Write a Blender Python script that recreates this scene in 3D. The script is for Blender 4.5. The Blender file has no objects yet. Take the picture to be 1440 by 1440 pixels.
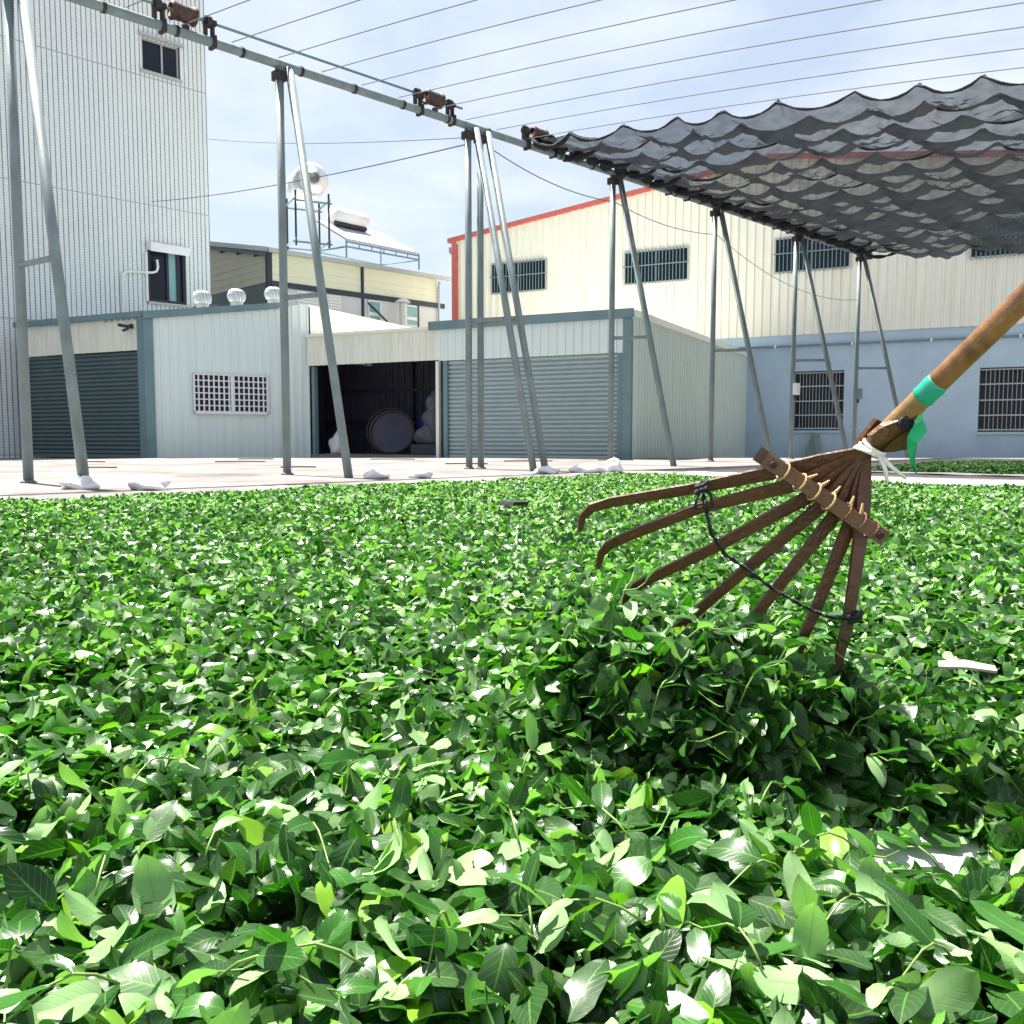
import bpy, math, random
import numpy as np
from mathutils import Vector, Matrix
random.seed(7); RNG = np.random.default_rng(11)
SC = bpy.context.scene
COL = SC.collection

# ------------------------------------------------------------------ camera, sky, sun, exposure
F_PX, HORIZON, CAM_H = 1280.0, 617.0, 0.42            # for a 1440 px square frame
PITCH = math.atan((720 - HORIZON) / F_PX)
cam_d = bpy.data.cameras.new('camera'); cam = bpy.data.objects.new('camera', cam_d); COL.objects.link(cam)
cam.location = (0, 0, CAM_H); cam.rotation_euler = (math.pi / 2 - PITCH, 0, 0)
cam_d.sensor_width = 36; cam_d.lens = 36 * F_PX / 1440
cam_d.clip_start = 0.02; cam_d.clip_end = 2000
SC.camera = cam

SUN_AZ, SUN_EL = -44.0, 67.0                           # degrees clockwise from +Y, and above the horizon
world = bpy.data.worlds.new('World'); SC.world = world; world.use_nodes = True
wn, wl = world.node_tree.nodes, world.node_tree.links
wn.clear()
sky = wn.new('ShaderNodeTexSky'); sky.sky_type = 'NISHITA'; sky.sun_disc = False
sky.sun_elevation = math.radians(SUN_EL); sky.sun_rotation = math.radians(SUN_AZ)
sky.air_density = 1.0; sky.dust_density = 2.5; sky.ozone_density = 2.0
tc = wn.new('ShaderNodeTexCoord')
sep = wn.new('ShaderNodeSeparateXYZ'); wl.new(tc.outputs['Generated'], sep.inputs[0])
zz = wn.new('ShaderNodeMath'); zz.operation = 'ADD'; zz.inputs[1].default_value = 0.22; wl.new(sep.outputs['Z'], zz.inputs[0])
zm = wn.new('ShaderNodeMath'); zm.operation = 'MAXIMUM'; zm.inputs[1].default_value = 0.12; wl.new(zz.outputs[0], zm.inputs[0])
cx = wn.new('ShaderNodeMath'); cx.operation = 'DIVIDE'; wl.new(sep.outputs['X'], cx.inputs[0]); wl.new(zm.outputs[0], cx.inputs[1])
cy = wn.new('ShaderNodeMath'); cy.operation = 'DIVIDE'; wl.new(sep.outputs['Y'], cy.inputs[0]); wl.new(zm.outputs[0], cy.inputs[1])
cmb = wn.new('ShaderNodeCombineXYZ'); wl.new(cx.outputs[0], cmb.inputs[0]); wl.new(cy.outputs[0], cmb.inputs[1])
cn = wn.new('ShaderNodeTexNoise'); cn.inputs['Scale'].default_value = 1.9; cn.inputs['Detail'].default_value = 7; cn.inputs['Roughness'].default_value = 0.55
cn.inputs['Distortion'].default_value = 0.3
wl.new(cmb.outputs[0], cn.inputs['Vector'])
cr = wn.new('ShaderNodeValToRGB'); cr.color_ramp.elements[0].position = 0.44; cr.color_ramp.elements[1].position = 0.66
cr.color_ramp.elements[0].color = (0.42, 0.42, 0.42, 1); cr.color_ramp.elements[1].color = (0.95, 0.95, 0.95, 1)
wl.new(cn.outputs['Fac'], cr.inputs[0])
cm = wn.new('ShaderNodeMixRGB'); cm.inputs['Color2'].default_value = (5.3, 5.75, 6.2, 1)
wl.new(cr.outputs[0], cm.inputs['Fac']); wl.new(sky.outputs[0], cm.inputs['Color1'])
bg = wn.new('ShaderNodeBackground'); bg.inputs['Strength'].default_value = 0.055
wo = wn.new('ShaderNodeOutputWorld'); wl.new(cm.outputs[0], bg.inputs['Color']); wl.new(bg.outputs[0], wo.inputs[0])

sun_d = bpy.data.lights.new('sun', 'SUN'); sun_d.energy = 5.0; sun_d.angle = math.radians(0.55); sun_d.color = (1.0, 0.955, 0.88)
sun = bpy.data.objects.new('sun', sun_d); COL.objects.link(sun)
sdir = Vector((math.sin(math.radians(SUN_AZ)) * math.cos(math.radians(SUN_EL)), math.cos(math.radians(SUN_AZ)) * math.cos(math.radians(SUN_EL)), math.sin(math.radians(SUN_EL))))
sun.rotation_euler = sdir.to_track_quat('Z', 'Y').to_euler(); sun.location = sdir * 60

SC.view_settings.view_transform = 'Standard'; SC.view_settings.look = 'None'
SC.view_settings.exposure = 1.7; SC.view_settings.gamma = 1.0; SC.view_settings.use_curve_mapping = False
SC.cycles.max_bounces = 8; SC.cycles.transparent_max_bounces = 16

# ------------------------------------------------------------------ materials
def mat(name, col, rough=0.6, metal=0.0, spec=0.5, var=0.0, vscale=6.0, stretch=(1, 1, 1), bump=0.0, bscale=40.0, dirt=None, dscale=2.0, damt=0.5):
    m = bpy.data.materials.new(name); m.use_nodes = True
    n, l = m.node_tree.nodes, m.node_tree.links
    b = n['Principled BSDF']; b.inputs['Roughness'].default_value = rough; b.inputs['Metallic'].default_value = metal
    b.inputs['Specular IOR Level'].default_value = spec; b.inputs['Base Color'].default_value = (*col, 1)
    t = n.new('ShaderNodeTexCoord'); mp = n.new('ShaderNodeMapping'); mp.inputs['Scale'].default_value = stretch
    l.new(t.outputs['Object'], mp.inputs[0])
    last = None
    if var > 0:
        a = n.new('ShaderNodeTexNoise'); a.inputs['Scale'].default_value = vscale; a.inputs['Detail'].default_value = 6
        l.new(mp.outputs[0], a.inputs['Vector'])
        r = n.new('ShaderNodeValToRGB'); r.color_ramp.elements[0].position = 0.3; r.color_ramp.elements[1].position = 0.7
        r.color_ramp.elements[0].color = (*[c * (1 - var) for c in col], 1); r.color_ramp.elements[1].color = (*[min(1, c * (1 + var)) for c in col], 1)
        l.new(a.outputs['Fac'], r.inputs[0]); last = r.outputs[0]
    if dirt:
        a = n.new('ShaderNodeTexNoise'); a.inputs['Scale'].default_value = dscale; a.inputs['Detail'].default_value = 8; a.inputs['Roughness'].default_value = 0.65
        l.new(mp.outputs[0], a.inputs['Vector'])
        r = n.new('ShaderNodeValToRGB'); r.color_ramp.elements[0].position = 0.49; r.color_ramp.elements[1].position = 0.74
        r.color_ramp.elements[0].color = (0, 0, 0, 1); r.color_ramp.elements[1].color = (damt, damt, damt, 1)
        l.new(a.outputs['Fac'], r.inputs[0])
        mx = n.new('ShaderNodeMixRGB'); l.new(r.outputs[0], mx.inputs['Fac'])
        if last: l.new(last, mx.inputs['Color1'])
        else: mx.inputs['Color1'].default_value = (*col, 1)
        mx.inputs['Color2'].default_value = (*dirt, 1); last = mx.outputs[0]
    if last: l.new(last, b.inputs['Base Color'])
    if bump > 0:
        a = n.new('ShaderNodeTexNoise'); a.inputs['Scale'].default_value = bscale; a.inputs['Detail'].default_value = 5
        l.new(mp.outputs[0], a.inputs['Vector'])
        bp = n.new('ShaderNodeBump'); bp.inputs['Strength'].default_value = bump; bp.inputs['Distance'].default_value = 0.02
        l.new(a.outputs['Fac'], bp.inputs['Height']); l.new(bp.outputs[0], b.inputs['Normal'])
    return m

M = {}
M['concrete'] = mat('concrete', (0.195, 0.186, 0.180), 0.9, spec=0.2, var=0.2, vscale=1.1, bump=0.3, bscale=30, dirt=(0.085, 0.070, 0.060), dscale=0.8, damt=0.95)
M['cloth'] = mat('white_cloth', (0.50, 0.50, 0.515), 0.85, spec=0.2, var=0.05, vscale=5, bump=0.3, bscale=14, dirt=(0.30, 0.28, 0.25), dscale=4, damt=0.6)
M['galv'] = mat('galvanised_steel', (0.175, 0.22, 0.228), 0.6, metal=0.15, var=0.22, vscale=7, stretch=(1, 1, 0.5), bump=0.1, bscale=60, dirt=(0.16, 0.15, 0.13), dscale=5, damt=0.45)
M['rust'] = mat('rusty_iron', (0.035, 0.025, 0.024), 0.75, metal=0.2, var=0.5, vscale=30, bump=0.4, bscale=80)
M['drum'] = mat('rusty_drum_paint', (0.075, 0.042, 0.035), 0.7, metal=0.2, var=0.5, vscale=22, bump=0.3, bscale=70)
M['white_siding'] = mat('cool_white_siding', (0.70, 0.79, 0.765), 0.5, var=0.05, vscale=1.5, stretch=(2.5, 2.5, 0.22), dirt=(0.48, 0.52, 0.48), dscale=1.3, damt=0.3)
M['cream_siding'] = mat('cream_siding', (0.79, 0.80, 0.70), 0.5, var=0.05, vscale=1.5, stretch=(2.5, 2.5, 0.22), dirt=(0.40, 0.38, 0.26), dscale=1.6, damt=0.45)
M['grey_siding'] = mat('grey_green_siding', (0.60, 0.68, 0.63), 0.55, var=0.06, vscale=1.2, stretch=(2.5, 2.5, 0.22), dirt=(0.40, 0.42, 0.36), dscale=1.2, damt=0.4)
M['warehouse'] = mat('cream_yellow_siding', (0.80, 0.79, 0.69), 0.5, var=0.04, vscale=1.0, stretch=(2.5, 2.5, 0.16), dirt=(0.58, 0.54, 0.40), dscale=1.4, damt=0.4)
M['blue'] = mat('pale_blue_plaster', (0.42, 0.535, 0.63), 0.8, spec=0.25, var=0.07, vscale=1.2, bump=0.15, bscale=50, dirt=(0.32, 0.41, 0.49), dscale=0.8, damt=0.35)
M['red'] = mat('red_trim_paint', (0.52, 0.12, 0.095), 0.5, var=0.1, vscale=4)
M['trim'] = mat('blue_grey_trim', (0.135, 0.225, 0.245), 0.5, var=0.1, vscale=3)
M['roller_dark'] = mat('dark_roller_steel', (0.105, 0.155, 0.162), 0.45, metal=0.2, var=0.1, vscale=2, dirt=(0.12, 0.13, 0.11), dscale=2, damt=0.4)
M['roller'] = mat('grey_roller_steel', (0.35, 0.43, 0.445), 0.4, metal=0.2, var=0.08, vscale=2, dirt=(0.16, 0.17, 0.15), dscale=2, damt=0.3)
M['glass'] = mat('dark_window_glass', (0.010, 0.013, 0.024), 0.12, spec=0.28)
M['pale_glass'] = mat('frosted_green_glass', (0.22, 0.42, 0.42), 0.2)
M['dark'] = mat('dark_painted_metal', (0.02, 0.023, 0.035), 0.6, var=0.2)
M['frame'] = mat('aluminium_frame', (0.42, 0.44, 0.43), 0.45, metal=0.3, var=0.08)
M['frame2'] = mat('weathered_aluminium', (0.55, 0.57, 0.58), 0.45, metal=0.4, var=0.1)
M['white'] = mat('white_paint', (0.76, 0.77, 0.77), 0.5, var=0.04)
M['steel'] = mat('stainless_steel', (0.74, 0.76, 0.78), 0.38, metal=0.55, var=0.06, vscale=3)
M['panel'] = mat('solar_panel_back', (0.42, 0.41, 0.44), 0.5, var=0.08)
M['cream'] = mat('cream_clapboard', (0.74, 0.735, 0.57), 0.6, var=0.04, vscale=2)
M['pale'] = mat('pale_grey_board', (0.58, 0.60, 0.60), 0.6, var=0.05, vscale=2)
M['green_grey'] = mat('grey_green_board', (0.15, 0.21, 0.19), 0.6, var=0.08, vscale=2)
M['navy'] = mat('navy_trim', (0.022, 0.032, 0.055), 0.5)
M['bag'] = mat('white_plastic_sack', (0.70, 0.70, 0.71), 0.45, var=0.06, vscale=12, bump=0.5, bscale=25)
M['inner'] = mat('shade_dark_inner_siding', (0.045, 0.045, 0.075), 0.7, var=0.15, vscale=2)  # colour darkened to carry the shade inside the sheds
M['sack'] = mat('dusty_sack', (0.085, 0.085, 0.105), 0.8, var=0.3, vscale=8, bump=0.5, bscale=20)
M['barrel'] = mat('blue_plastic', (0.02, 0.035, 0.22), 0.4)
M['woven'] = mat('woven_bamboo', (0.05, 0.036, 0.028), 0.8, var=0.3, vscale=40)
M['bamboo'] = mat('bamboo_pole', (0.24, 0.135, 0.05), 0.36, var=0.25, vscale=14, bump=0.12, bscale=90, dirt=(0.13, 0.045, 0.014), dscale=9, damt=0.95)
M['bamboo_brown'] = mat('browned_bamboo', (0.21, 0.10, 0.032), 0.34, var=0.35, vscale=16, bump=0.12, bscale=90, dirt=(0.06, 0.022, 0.008), dscale=22, damt=1.0)
M['strip'] = mat('brown_bamboo_strip', (0.078, 0.028, 0.009), 0.42, var=0.35, vscale=26, bump=0.2, bscale=140, dirt=(0.032, 0.011, 0.005), dscale=14, damt=0.6)
M['peg'] = mat('pale_bamboo', (0.42, 0.27, 0.12), 0.6, var=0.2, vscale=60)
M['head'] = mat('split_bamboo_head', (0.125, 0.058, 0.022), 0.5, var=0.35, vscale=30, bump=0.3, bscale=90, dirt=(0.07, 0.035, 0.02), dscale=16, damt=0.7)
M['tape'] = mat('green_tape', (0.012, 0.30, 0.19), 0.35, var=0.12, vscale=30)
M['ribbon'] = mat('green_ribbon', (0.006, 0.36, 0.13), 0.5, var=0.08, vscale=30)
M['twine'] = mat('white_plastic_twine', (0.72, 0.71, 0.66), 0.5, var=0.1, vscale=60)
M['black_string'] = mat('black_cord', (0.008, 0.009, 0.013), 0.7, bump=0.5, bscale=300)
M['wire'] = mat('steel_wire', (0.13, 0.15, 0.17), 0.9, spec=0.1)
M['slat'] = mat('pale_wood_slat', (0.33, 0.29, 0.25), 0.7, var=0.2, vscale=40)
M['stem'] = mat('green_stem', (0.16, 0.25, 0.06), 0.45, var=0.2, vscale=40)

def tile_mat():
    m = bpy.data.materials.new('white_wall_tile'); m.use_nodes = True
    n, l = m.node_tree.nodes, m.node_tree.links; b = n['Principled BSDF']
    u = n.new('ShaderNodeUVMap'); u.uv_map = 'UVMap'
    s = n.new('ShaderNodeSeparateXYZ'); l.new(u.outputs[0], s.inputs[0])
    def line(sock, pitch, w):
        d = n.new('ShaderNodeMath'); d.operation = 'DIVIDE'; d.inputs[1].default_value = pitch; l.new(sock, d.inputs[0])
        f = n.new('ShaderNodeMath'); f.operation = 'FRACT'; l.new(d.outputs[0], f.inputs[0])
        c = n.new('ShaderNodeMath'); c.operation = 'LESS_THAN'; c.inputs[1].default_value = w; l.new(f.outputs[0], c.inputs[0])
        return c.outputs[0]
    va = line(s.outputs[0], 0.125, 0.20); ha = line(s.outputs[1], 0.066, 0.16); big = line(s.outputs[1], 3.4, 0.008)
    ns = n.new('ShaderNodeTexNoise'); ns.inputs['Scale'].default_value = 0.9; ns.inputs['Detail'].default_value = 6; l.new(u.outputs[0], ns.inputs['Vector'])
    n2 = n.new('ShaderNodeTexNoise'); n2.inputs['Scale'].default_value = 9; n2.inputs['Detail'].default_value = 4; l.new(u.outputs[0], n2.inputs['Vector'])
    r = n.new('ShaderNodeValToRGB'); l.new(n2.outputs['Fac'], r.inputs[0])
    r.color_ramp.elements[0].position = 0.3; r.color_ramp.elements[1].position = 0.7
    r.color_ramp.elements[0].color = (0.66, 0.715, 0.715, 1); r.color_ramp.elements[1].color = (0.76, 0.80, 0.79, 1)
    g = n.new('ShaderNodeValToRGB'); l.new(ns.outputs['Fac'], g.inputs[0])
    g.color_ramp.elements[0].position = 0.35; g.color_ramp.elements[1].position = 0.65
    g.color_ramp.elements[0].color = (0.10, 0.12, 0.14, 1); g.color_ramp.elements[1].color = (0.24, 0.26, 0.28, 1)
    mh = n.new('ShaderNodeMixRGB'); mh.inputs['Color2'].default_value = (0.47, 0.50, 0.52, 1); l.new(ha, mh.inputs['Fac']); l.new(r.outputs[0], mh.inputs['Color1'])
    mv = n.new('ShaderNodeMixRGB'); l.new(va, mv.inputs['Fac']); l.new(mh.outputs[0], mv.inputs['Color1']); l.new(g.outputs[0], mv.inputs['Color2'])
    mb = n.new('ShaderNodeMixRGB'); l.new(big, mb.inputs['Fac']); l.new(mv.outputs[0], mb.inputs['Color1']); mb.inputs['Color2'].default_value = (0.33, 0.36, 0.38, 1)
    l.new(mb.outputs[0], b.inputs['Base Color']); b.inputs['Roughness'].default_value = 0.35
    mx = n.new('ShaderNodeMath'); mx.operation = 'MAXIMUM'; l.new(va, mx.inputs[0]); l.new(ha, mx.inputs[1])
    bp = n.new('ShaderNodeBump'); bp.invert = True; bp.inputs['Strength'].default_value = 0.4; bp.inputs['Distance'].default_value = 0.004
    l.new(mx.outputs[0], bp.inputs['Height']); l.new(bp.outputs[0], b.inputs['Normal'])
    return m
M['tile'] = tile_mat()

def leaf_mat(name, dark=1.0):
    m = bpy.data.materials.new(name); m.use_nodes = True
    n, l = m.node_tree.nodes, m.node_tree.links; b = n['Principled BSDF']; out = n['Material Output']
    a = n.new('ShaderNodeAttribute'); a.attribute_name = 'leaf'
    s = n.new('ShaderNodeSeparateColor'); l.new(a.outputs['Color'], s.inputs[0])
    r = n.new('ShaderNodeValToRGB'); l.new(s.outputs[0], r.inputs[0])
    e = r.color_ramp.elements
    e[0].position = 0.0; e[0].color = (0.0025, 0.024, 0.0025, 1); e[1].position = 1.0; e[1].color = (0.16, 0.30, 0.010, 1)
    for p, c in ((0.35, (0.0065, 0.048, 0.003)), (0.7, (0.019, 0.105, 0.006)), (0.9, (0.060, 0.200, 0.010))):
        k = e.new(p); k.color = (*c, 1)
    mp = n.new('ShaderNodeMixRGB'); mp.inputs['Color2'].default_value = (0.27, 0.43, 0.19, 1)
    pm = n.new('ShaderNodeMath'); pm.operation = 'MULTIPLY'; pm.inputs[1].default_value = 0.9; l.new(a.outputs['Alpha'], pm.inputs[0])
    l.new(pm.outputs[0], mp.inputs['Fac']); l.new(r.outputs[0], mp.inputs['Color1'])
    # midrib and side veins
    d = n.new('ShaderNodeMath'); d.operation = 'SUBTRACT'; d.inputs[1].default_value = 0.5; l.new(s.outputs[2], d.inputs[0])
    ab = n.new('ShaderNodeMath'); ab.operation = 'ABSOLUTE'; l.new(d.outputs[0], ab.inputs[0])
    rib = n.new('ShaderNodeMath'); rib.operation = 'LESS_THAN'; rib.inputs[1].default_value = 0.028; l.new(ab.outputs[0], rib.inputs[0])
    v1 = n.new('ShaderNodeMath'); v1.operation = 'MULTIPLY'; v1.inputs[1].default_value = -0.55; l.new(ab.outputs[0], v1.inputs[0])
    v2 = n.new('ShaderNodeMath'); v2.operation = 'ADD'; l.new(v1.outputs[0], v2.inputs[0]); l.new(s.outputs[1], v2.inputs[1])
    v3 = n.new('ShaderNodeMath'); v3.operation = 'MULTIPLY'; v3.inputs[1].default_value = 50; l.new(v2.outputs[0], v3.inputs[0])
    v4 = n.new('ShaderNodeMath'); v4.operation = 'SINE'; l.new(v3.outputs[0], v4.inputs[0])
    v5 = n.new('ShaderNodeMapRange'); v5.inputs['From Min'].default_value = 0.75; v5.inputs['From Max'].default_value = 1.0; l.new(v4.outputs[0], v5.inputs[0])
    rv = n.new('ShaderNodeMath'); rv.operation = 'MAXIMUM'; l.new(rib.outputs[0], rv.inputs[0])
    vs = n.new('ShaderNodeMath'); vs.operation = 'MULTIPLY'; vs.inputs[1].default_value = 0.35; l.new(v5.outputs[0], vs.inputs[0]); l.new(vs.outputs[0], rv.inputs[1])
    rf = n.new('ShaderNodeMath'); rf.operation = 'MULTIPLY'; rf.inputs[1].default_value = 0.5; l.new(rv.outputs[0], rf.inputs[0])
    mr = n.new('ShaderNodeMixRGB'); mr.inputs['Color2'].default_value = (0.12, 0.26, 0.05, 1); l.new(rf.outputs[0], mr.inputs['Fac']); l.new(mp.outputs[0], mr.inputs['Color1'])
    tcn = n.new('ShaderNodeTexCoord'); nz = n.new('ShaderNodeTexNoise'); nz.inputs['Scale'].default_value = 55; nz.inputs['Detail'].default_value = 4; l.new(tcn.outputs['Object'], nz.inputs['Vector'])
    hs = n.new('ShaderNodeHueSaturation'); l.new(mr.outputs[0], hs.inputs['Color'])
    mv = n.new('ShaderNodeMapRange'); mv.inputs['To Min'].default_value = 0.72 * dark; mv.inputs['To Max'].default_value = 1.28 * dark; l.new(nz.outputs['Fac'], mv.inputs[0]); l.new(mv.outputs[0], hs.inputs['Value'])
    l.new(hs.outputs[0], b.inputs['Base Color'])
    rr = n.new('ShaderNodeMapRange'); rr.inputs['To Min'].default_value = 0.30; rr.inputs['To Max'].default_value = 0.5; l.new(a.outputs['Alpha'], rr.inputs[0]); l.new(rr.outputs[0], b.inputs['Roughness'])
    b.inputs['Specular IOR Level'].default_value = 0.5; b.inputs['IOR'].default_value = 1.38
    hsum = n.new('ShaderNodeMath'); hsum.operation = 'SUBTRACT'; l.new(nz.outputs['Fac'], hsum.inputs[0]); l.new(rv.outputs[0], hsum.inputs[1])
    bp = n.new('ShaderNodeBump'); bp.inputs['Strength'].default_value = 0.16; bp.inputs['Distance'].default_value = 0.0012
    l.new(hsum.outputs[0], bp.inputs['Height']); l.new(bp.outputs[0], b.inputs['Normal'])
    t = n.new('ShaderNodeBsdfTranslucent')
    tm = n.new('ShaderNodeMixRGB'); tm.blend_type = 'MULTIPLY'; tm.inputs['Fac'].default_value = 1; tm.inputs['Color2'].default_value = (2.3, 3.4, 0.9, 1); l.new(hs.outputs[0], tm.inputs['Color1'])
    l.new(tm.outputs[0], t.inputs['Color'])
    mx = n.new('ShaderNodeMixShader'); mx.inputs['Fac'].default_value = 0.17
    l.new(b.outputs[0], mx.inputs[1]); l.new(t.outputs[0], mx.inputs[2]); l.new(mx.outputs[0], out.inputs['Surface'])
    return m
M['leaf'] = leaf_mat('tea_leaf')
M['under'] = mat('packed_leaves_gap_shade', (0.008, 0.034, 0.006), 0.7, var=0.7, vscale=60, bump=0.8, bscale=90)

def net_mat():
    m = bpy.data.materials.new('black_shade_net'); m.use_nodes = True
    n, l = m.node_tree.nodes, m.node_tree.links; out = n['Material Output']; n.remove(n['Principled BSDF'])
    tr = n.new('ShaderNodeBsdfTransparent'); df = n.new('ShaderNodeBsdfDiffuse'); df.inputs['Color'].default_value = (0.008, 0.0095, 0.011, 1)
    tl = n.new('ShaderNodeBsdfTranslucent'); tl.inputs['Color'].default_value = (0.028, 0.032, 0.036, 1)
    m1 = n.new('ShaderNodeMixShader'); m1.inputs['Fac'].default_value = 0.45; l.new(df.outputs[0], m1.inputs[1]); l.new(tl.outputs[0], m1.inputs[2])
    a = n.new('ShaderNodeAttribute'); a.attribute_name = 'fold'
    t = n.new('ShaderNodeTexCoord'); nz = n.new('ShaderNodeTexNoise'); nz.inputs['Scale'].default_value = 5; nz.inputs['Detail'].default_value = 6
    mp = n.new('ShaderNodeMapping'); mp.inputs['Scale'].default_value = (1.0, 1.0, 3.0); l.new(t.outputs['Object'], mp.inputs[0]); l.new(mp.outputs[0], nz.inputs['Vector'])
    mr = n.new('ShaderNodeMapRange'); mr.inputs['From Min'].default_value = 0.3; mr.inputs['From Max'].default_value = 0.75; mr.inputs['To Min'].default_value = 0.68; mr.inputs['To Max'].default_value = 0.86; l.new(nz.outputs['Fac'], mr.inputs[0])
    mxx = n.new('ShaderNodeMath'); mxx.operation = 'MAXIMUM'; l.new(mr.outputs[0], mxx.inputs[0]); l.new(a.outputs['Fac'], mxx.inputs[1])
    m2 = n.new('ShaderNodeMixShader'); l.new(mxx.outputs[0], m2.inputs['Fac']); l.new(tr.outputs[0], m2.inputs[1]); l.new(m1.outputs[0], m2.inputs[2])
    l.new(m2.outputs[0], out.inputs['Surface'])
    return m
M['net'] = net_mat()
M['netdark'] = mat('bunched_black_net', (0.010, 0.011, 0.016), 0.9, var=0.4, vscale=20, bump=0.6, bscale=30)

# ------------------------------------------------------------------ mesh helpers
ORG = {}
def tag(o, label=None, cat=None, group=None, kind=None):
    if label: o['label'] = label
    if cat: o['category'] = cat
    if group: o['group'] = group
    if kind: o['kind'] = kind
    return o
def thing(name, loc, label, cat, group=None):
    o = bpy.data.objects.new(name, None); COL.objects.link(o); o.location = loc; o.empty_display_size = 0.1
    ORG[o.name] = Vector(loc)
    return tag(o, label, cat, group)
class MB:
    def __init__(s): s.v = []; s.f = []
    def add(s, vs, fs):
        k = len(s.v); s.v += [tuple(p) for p in vs]; s.f += [tuple(i + k for i in q) for q in fs]; return s
    def hexa(s, c):                                        # 8 corners: bottom ring, top ring
        return s.add(c, [(3, 2, 1, 0), (4, 5, 6, 7), (0, 1, 5, 4), (1, 2, 6, 5), (2, 3, 7, 6), (3, 0, 4, 7)])
    def box(s, c, sx, sy, sz, ax=(1, 0, 0), ay=(0, 1, 0), az=(0, 0, 1)):
        c = Vector(c); X = Vector(ax).normalized() * sx / 2; Y = Vector(ay).normalized() * sy / 2; Z = Vector(az).normalized() * sz / 2
        return s.hexa([c - X - Y - Z, c + X - Y - Z, c + X + Y - Z, c - X + Y - Z, c - X - Y + Z, c + X - Y + Z, c + X + Y + Z, c - X + Y + Z])
    def tube(s, path, r, n=10, caps=True):
        path = [Vector(p) for p in path]; m = len(path)
        rs = r if isinstance(r, (list, tuple)) else [r] * m
        t0 = (path[1] - path[0]).normalized(); up = Vector((0, 0, 1)) if abs(t0.z) < 0.9 else Vector((1, 0, 0))
        nx = t0.cross(up).normalized(); k = len(s.v)
        for i, p in enumerate(path):
            t = (path[min(i + 1, m - 1)] - path[max(i - 1, 0)]).normalized()
            nx = (nx - t * nx.dot(t)).normalized(); ny = t.cross(nx)
            for j in range(n):
                a = 2 * math.pi * j / n; s.v.append(tuple(p + (nx * math.cos(a) + ny * math.sin(a)) * rs[i]))
        for i in range(m - 1):
            for j in range(n):
                s.f.append((k + i * n + j, k + i * n + (j + 1) % n, k + (i + 1) * n + (j + 1) % n, k + (i + 1) * n + j))
        if caps:
            s.f.append(tuple(k + j for j in reversed(range(n)))); s.f.append(tuple(k + (m - 1) * n + j for j in range(n)))
        return s
    def strip(s, path, widths, thick, normal):            # flat bar swept along a path
        path = [Vector(p) for p in path]; N = Vector(normal).normalized(); k = len(s.v); m = len(path)
        for i, p in enumerate(path):
            t = (path[min(i + 1, m - 1)] - path[max(i - 1, 0)]).normalized()
            b = t.cross(N).normalized(); nn = b.cross(t).normalized(); w = widths[i] / 2; h = thick / 2
            for q in (b * w + nn * h, -b * w + nn * h, -b * w - nn * h, b * w - nn * h): s.v.append(tuple(p + q))
        for i in range(m - 1):
            for j in range(4): s.f.append((k + i * 4 + j, k + i * 4 + (j + 1) % 4, k + (i + 1) * 4 + (j + 1) % 4, k + (i + 1) * 4 + j))
        s.f.append((k + 3, k + 2, k + 1, k)); e = k + (m - 1) * 4; s.f.append((e, e + 1, e + 2, e + 3)); return s
    def prism(s, pts, off):
        off = Vector(off); n = len(pts); p = [Vector(q) for q in pts]
        return s.add(p + [q + off for q in p], [tuple(reversed(range(n))), tuple(range(n, 2 * n))] + [(i, (i + 1) % n, n + (i + 1) % n, n + i) for i in range(n)])
    def lathe(s, base, axis, prof, n=20, wob=None):
        base = Vector(base); ax = Vector(axis).normalized(); up = Vector((0, 0, 1)) if abs(ax.z) < 0.9 else Vector((1, 0, 0))
        nx = ax.cross(up).normalized(); ny = ax.cross(nx); k = len(s.v)
        for i, (r, h) in enumerate(prof):
            for j in range(n):
                a = 2 * math.pi * j / n; rr = r * (wob(a, h) if wob else 1)
                s.v.append(tuple(base + ax * h + (nx * math.cos(a) + ny * math.sin(a)) * rr))
        for i in range(len(prof) - 1):
            for j in range(n): s.f.append((k + i * n + j, k + i * n + (j + 1) % n, k + (i + 1) * n + (j + 1) % n, k + (i + 1) * n + j))
        s.f.append(tuple(k + j for j in range(n))); e = k + (len(prof) - 1) * n; s.f.append(tuple(e + j for j in reversed(range(n)))); return s
    def build(s, name, material, parent=None, smooth=False, uv=None):
        vs = [Vector(p) for p in s.v]
        lo = [min(p[i] for p in vs) for i in range(3)]; hi = [max(p[i] for p in vs) for i in range(3)]
        org = Vector(((lo[0] + hi[0]) / 2, (lo[1] + hi[1]) / 2, lo[2]))
        me = bpy.data.meshes.new(name); me.from_pydata([tuple(p - org) for p in vs], [], s.f)
        if uv is not None:
            ul = me.uv_layers.new(name='UVMap')
            for lp in me.loops: ul.data[lp.index].uv = uv(vs[lp.vertex_index])
        me.materials.append(M[material] if isinstance(material, str) else material)
        if smooth: me.shade_smooth()
        me.update()
        o = bpy.data.objects.new(name, me); COL.objects.link(o); ORG[o.name] = org
        if parent: o.parent = parent; o.location = org - ORG[parent.name]
        else: o.location = org
        return o
def dup(o, delta=None, parent=None):
    c = o.copy(); COL.objects.link(c); c.parent = parent; ORG[c.name] = ORG[o.name] + (delta or Vector())
    if parent is None and delta: c.location = o.location + delta
    for ch in list(o.children): dup(ch, delta, c)
    return c
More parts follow.
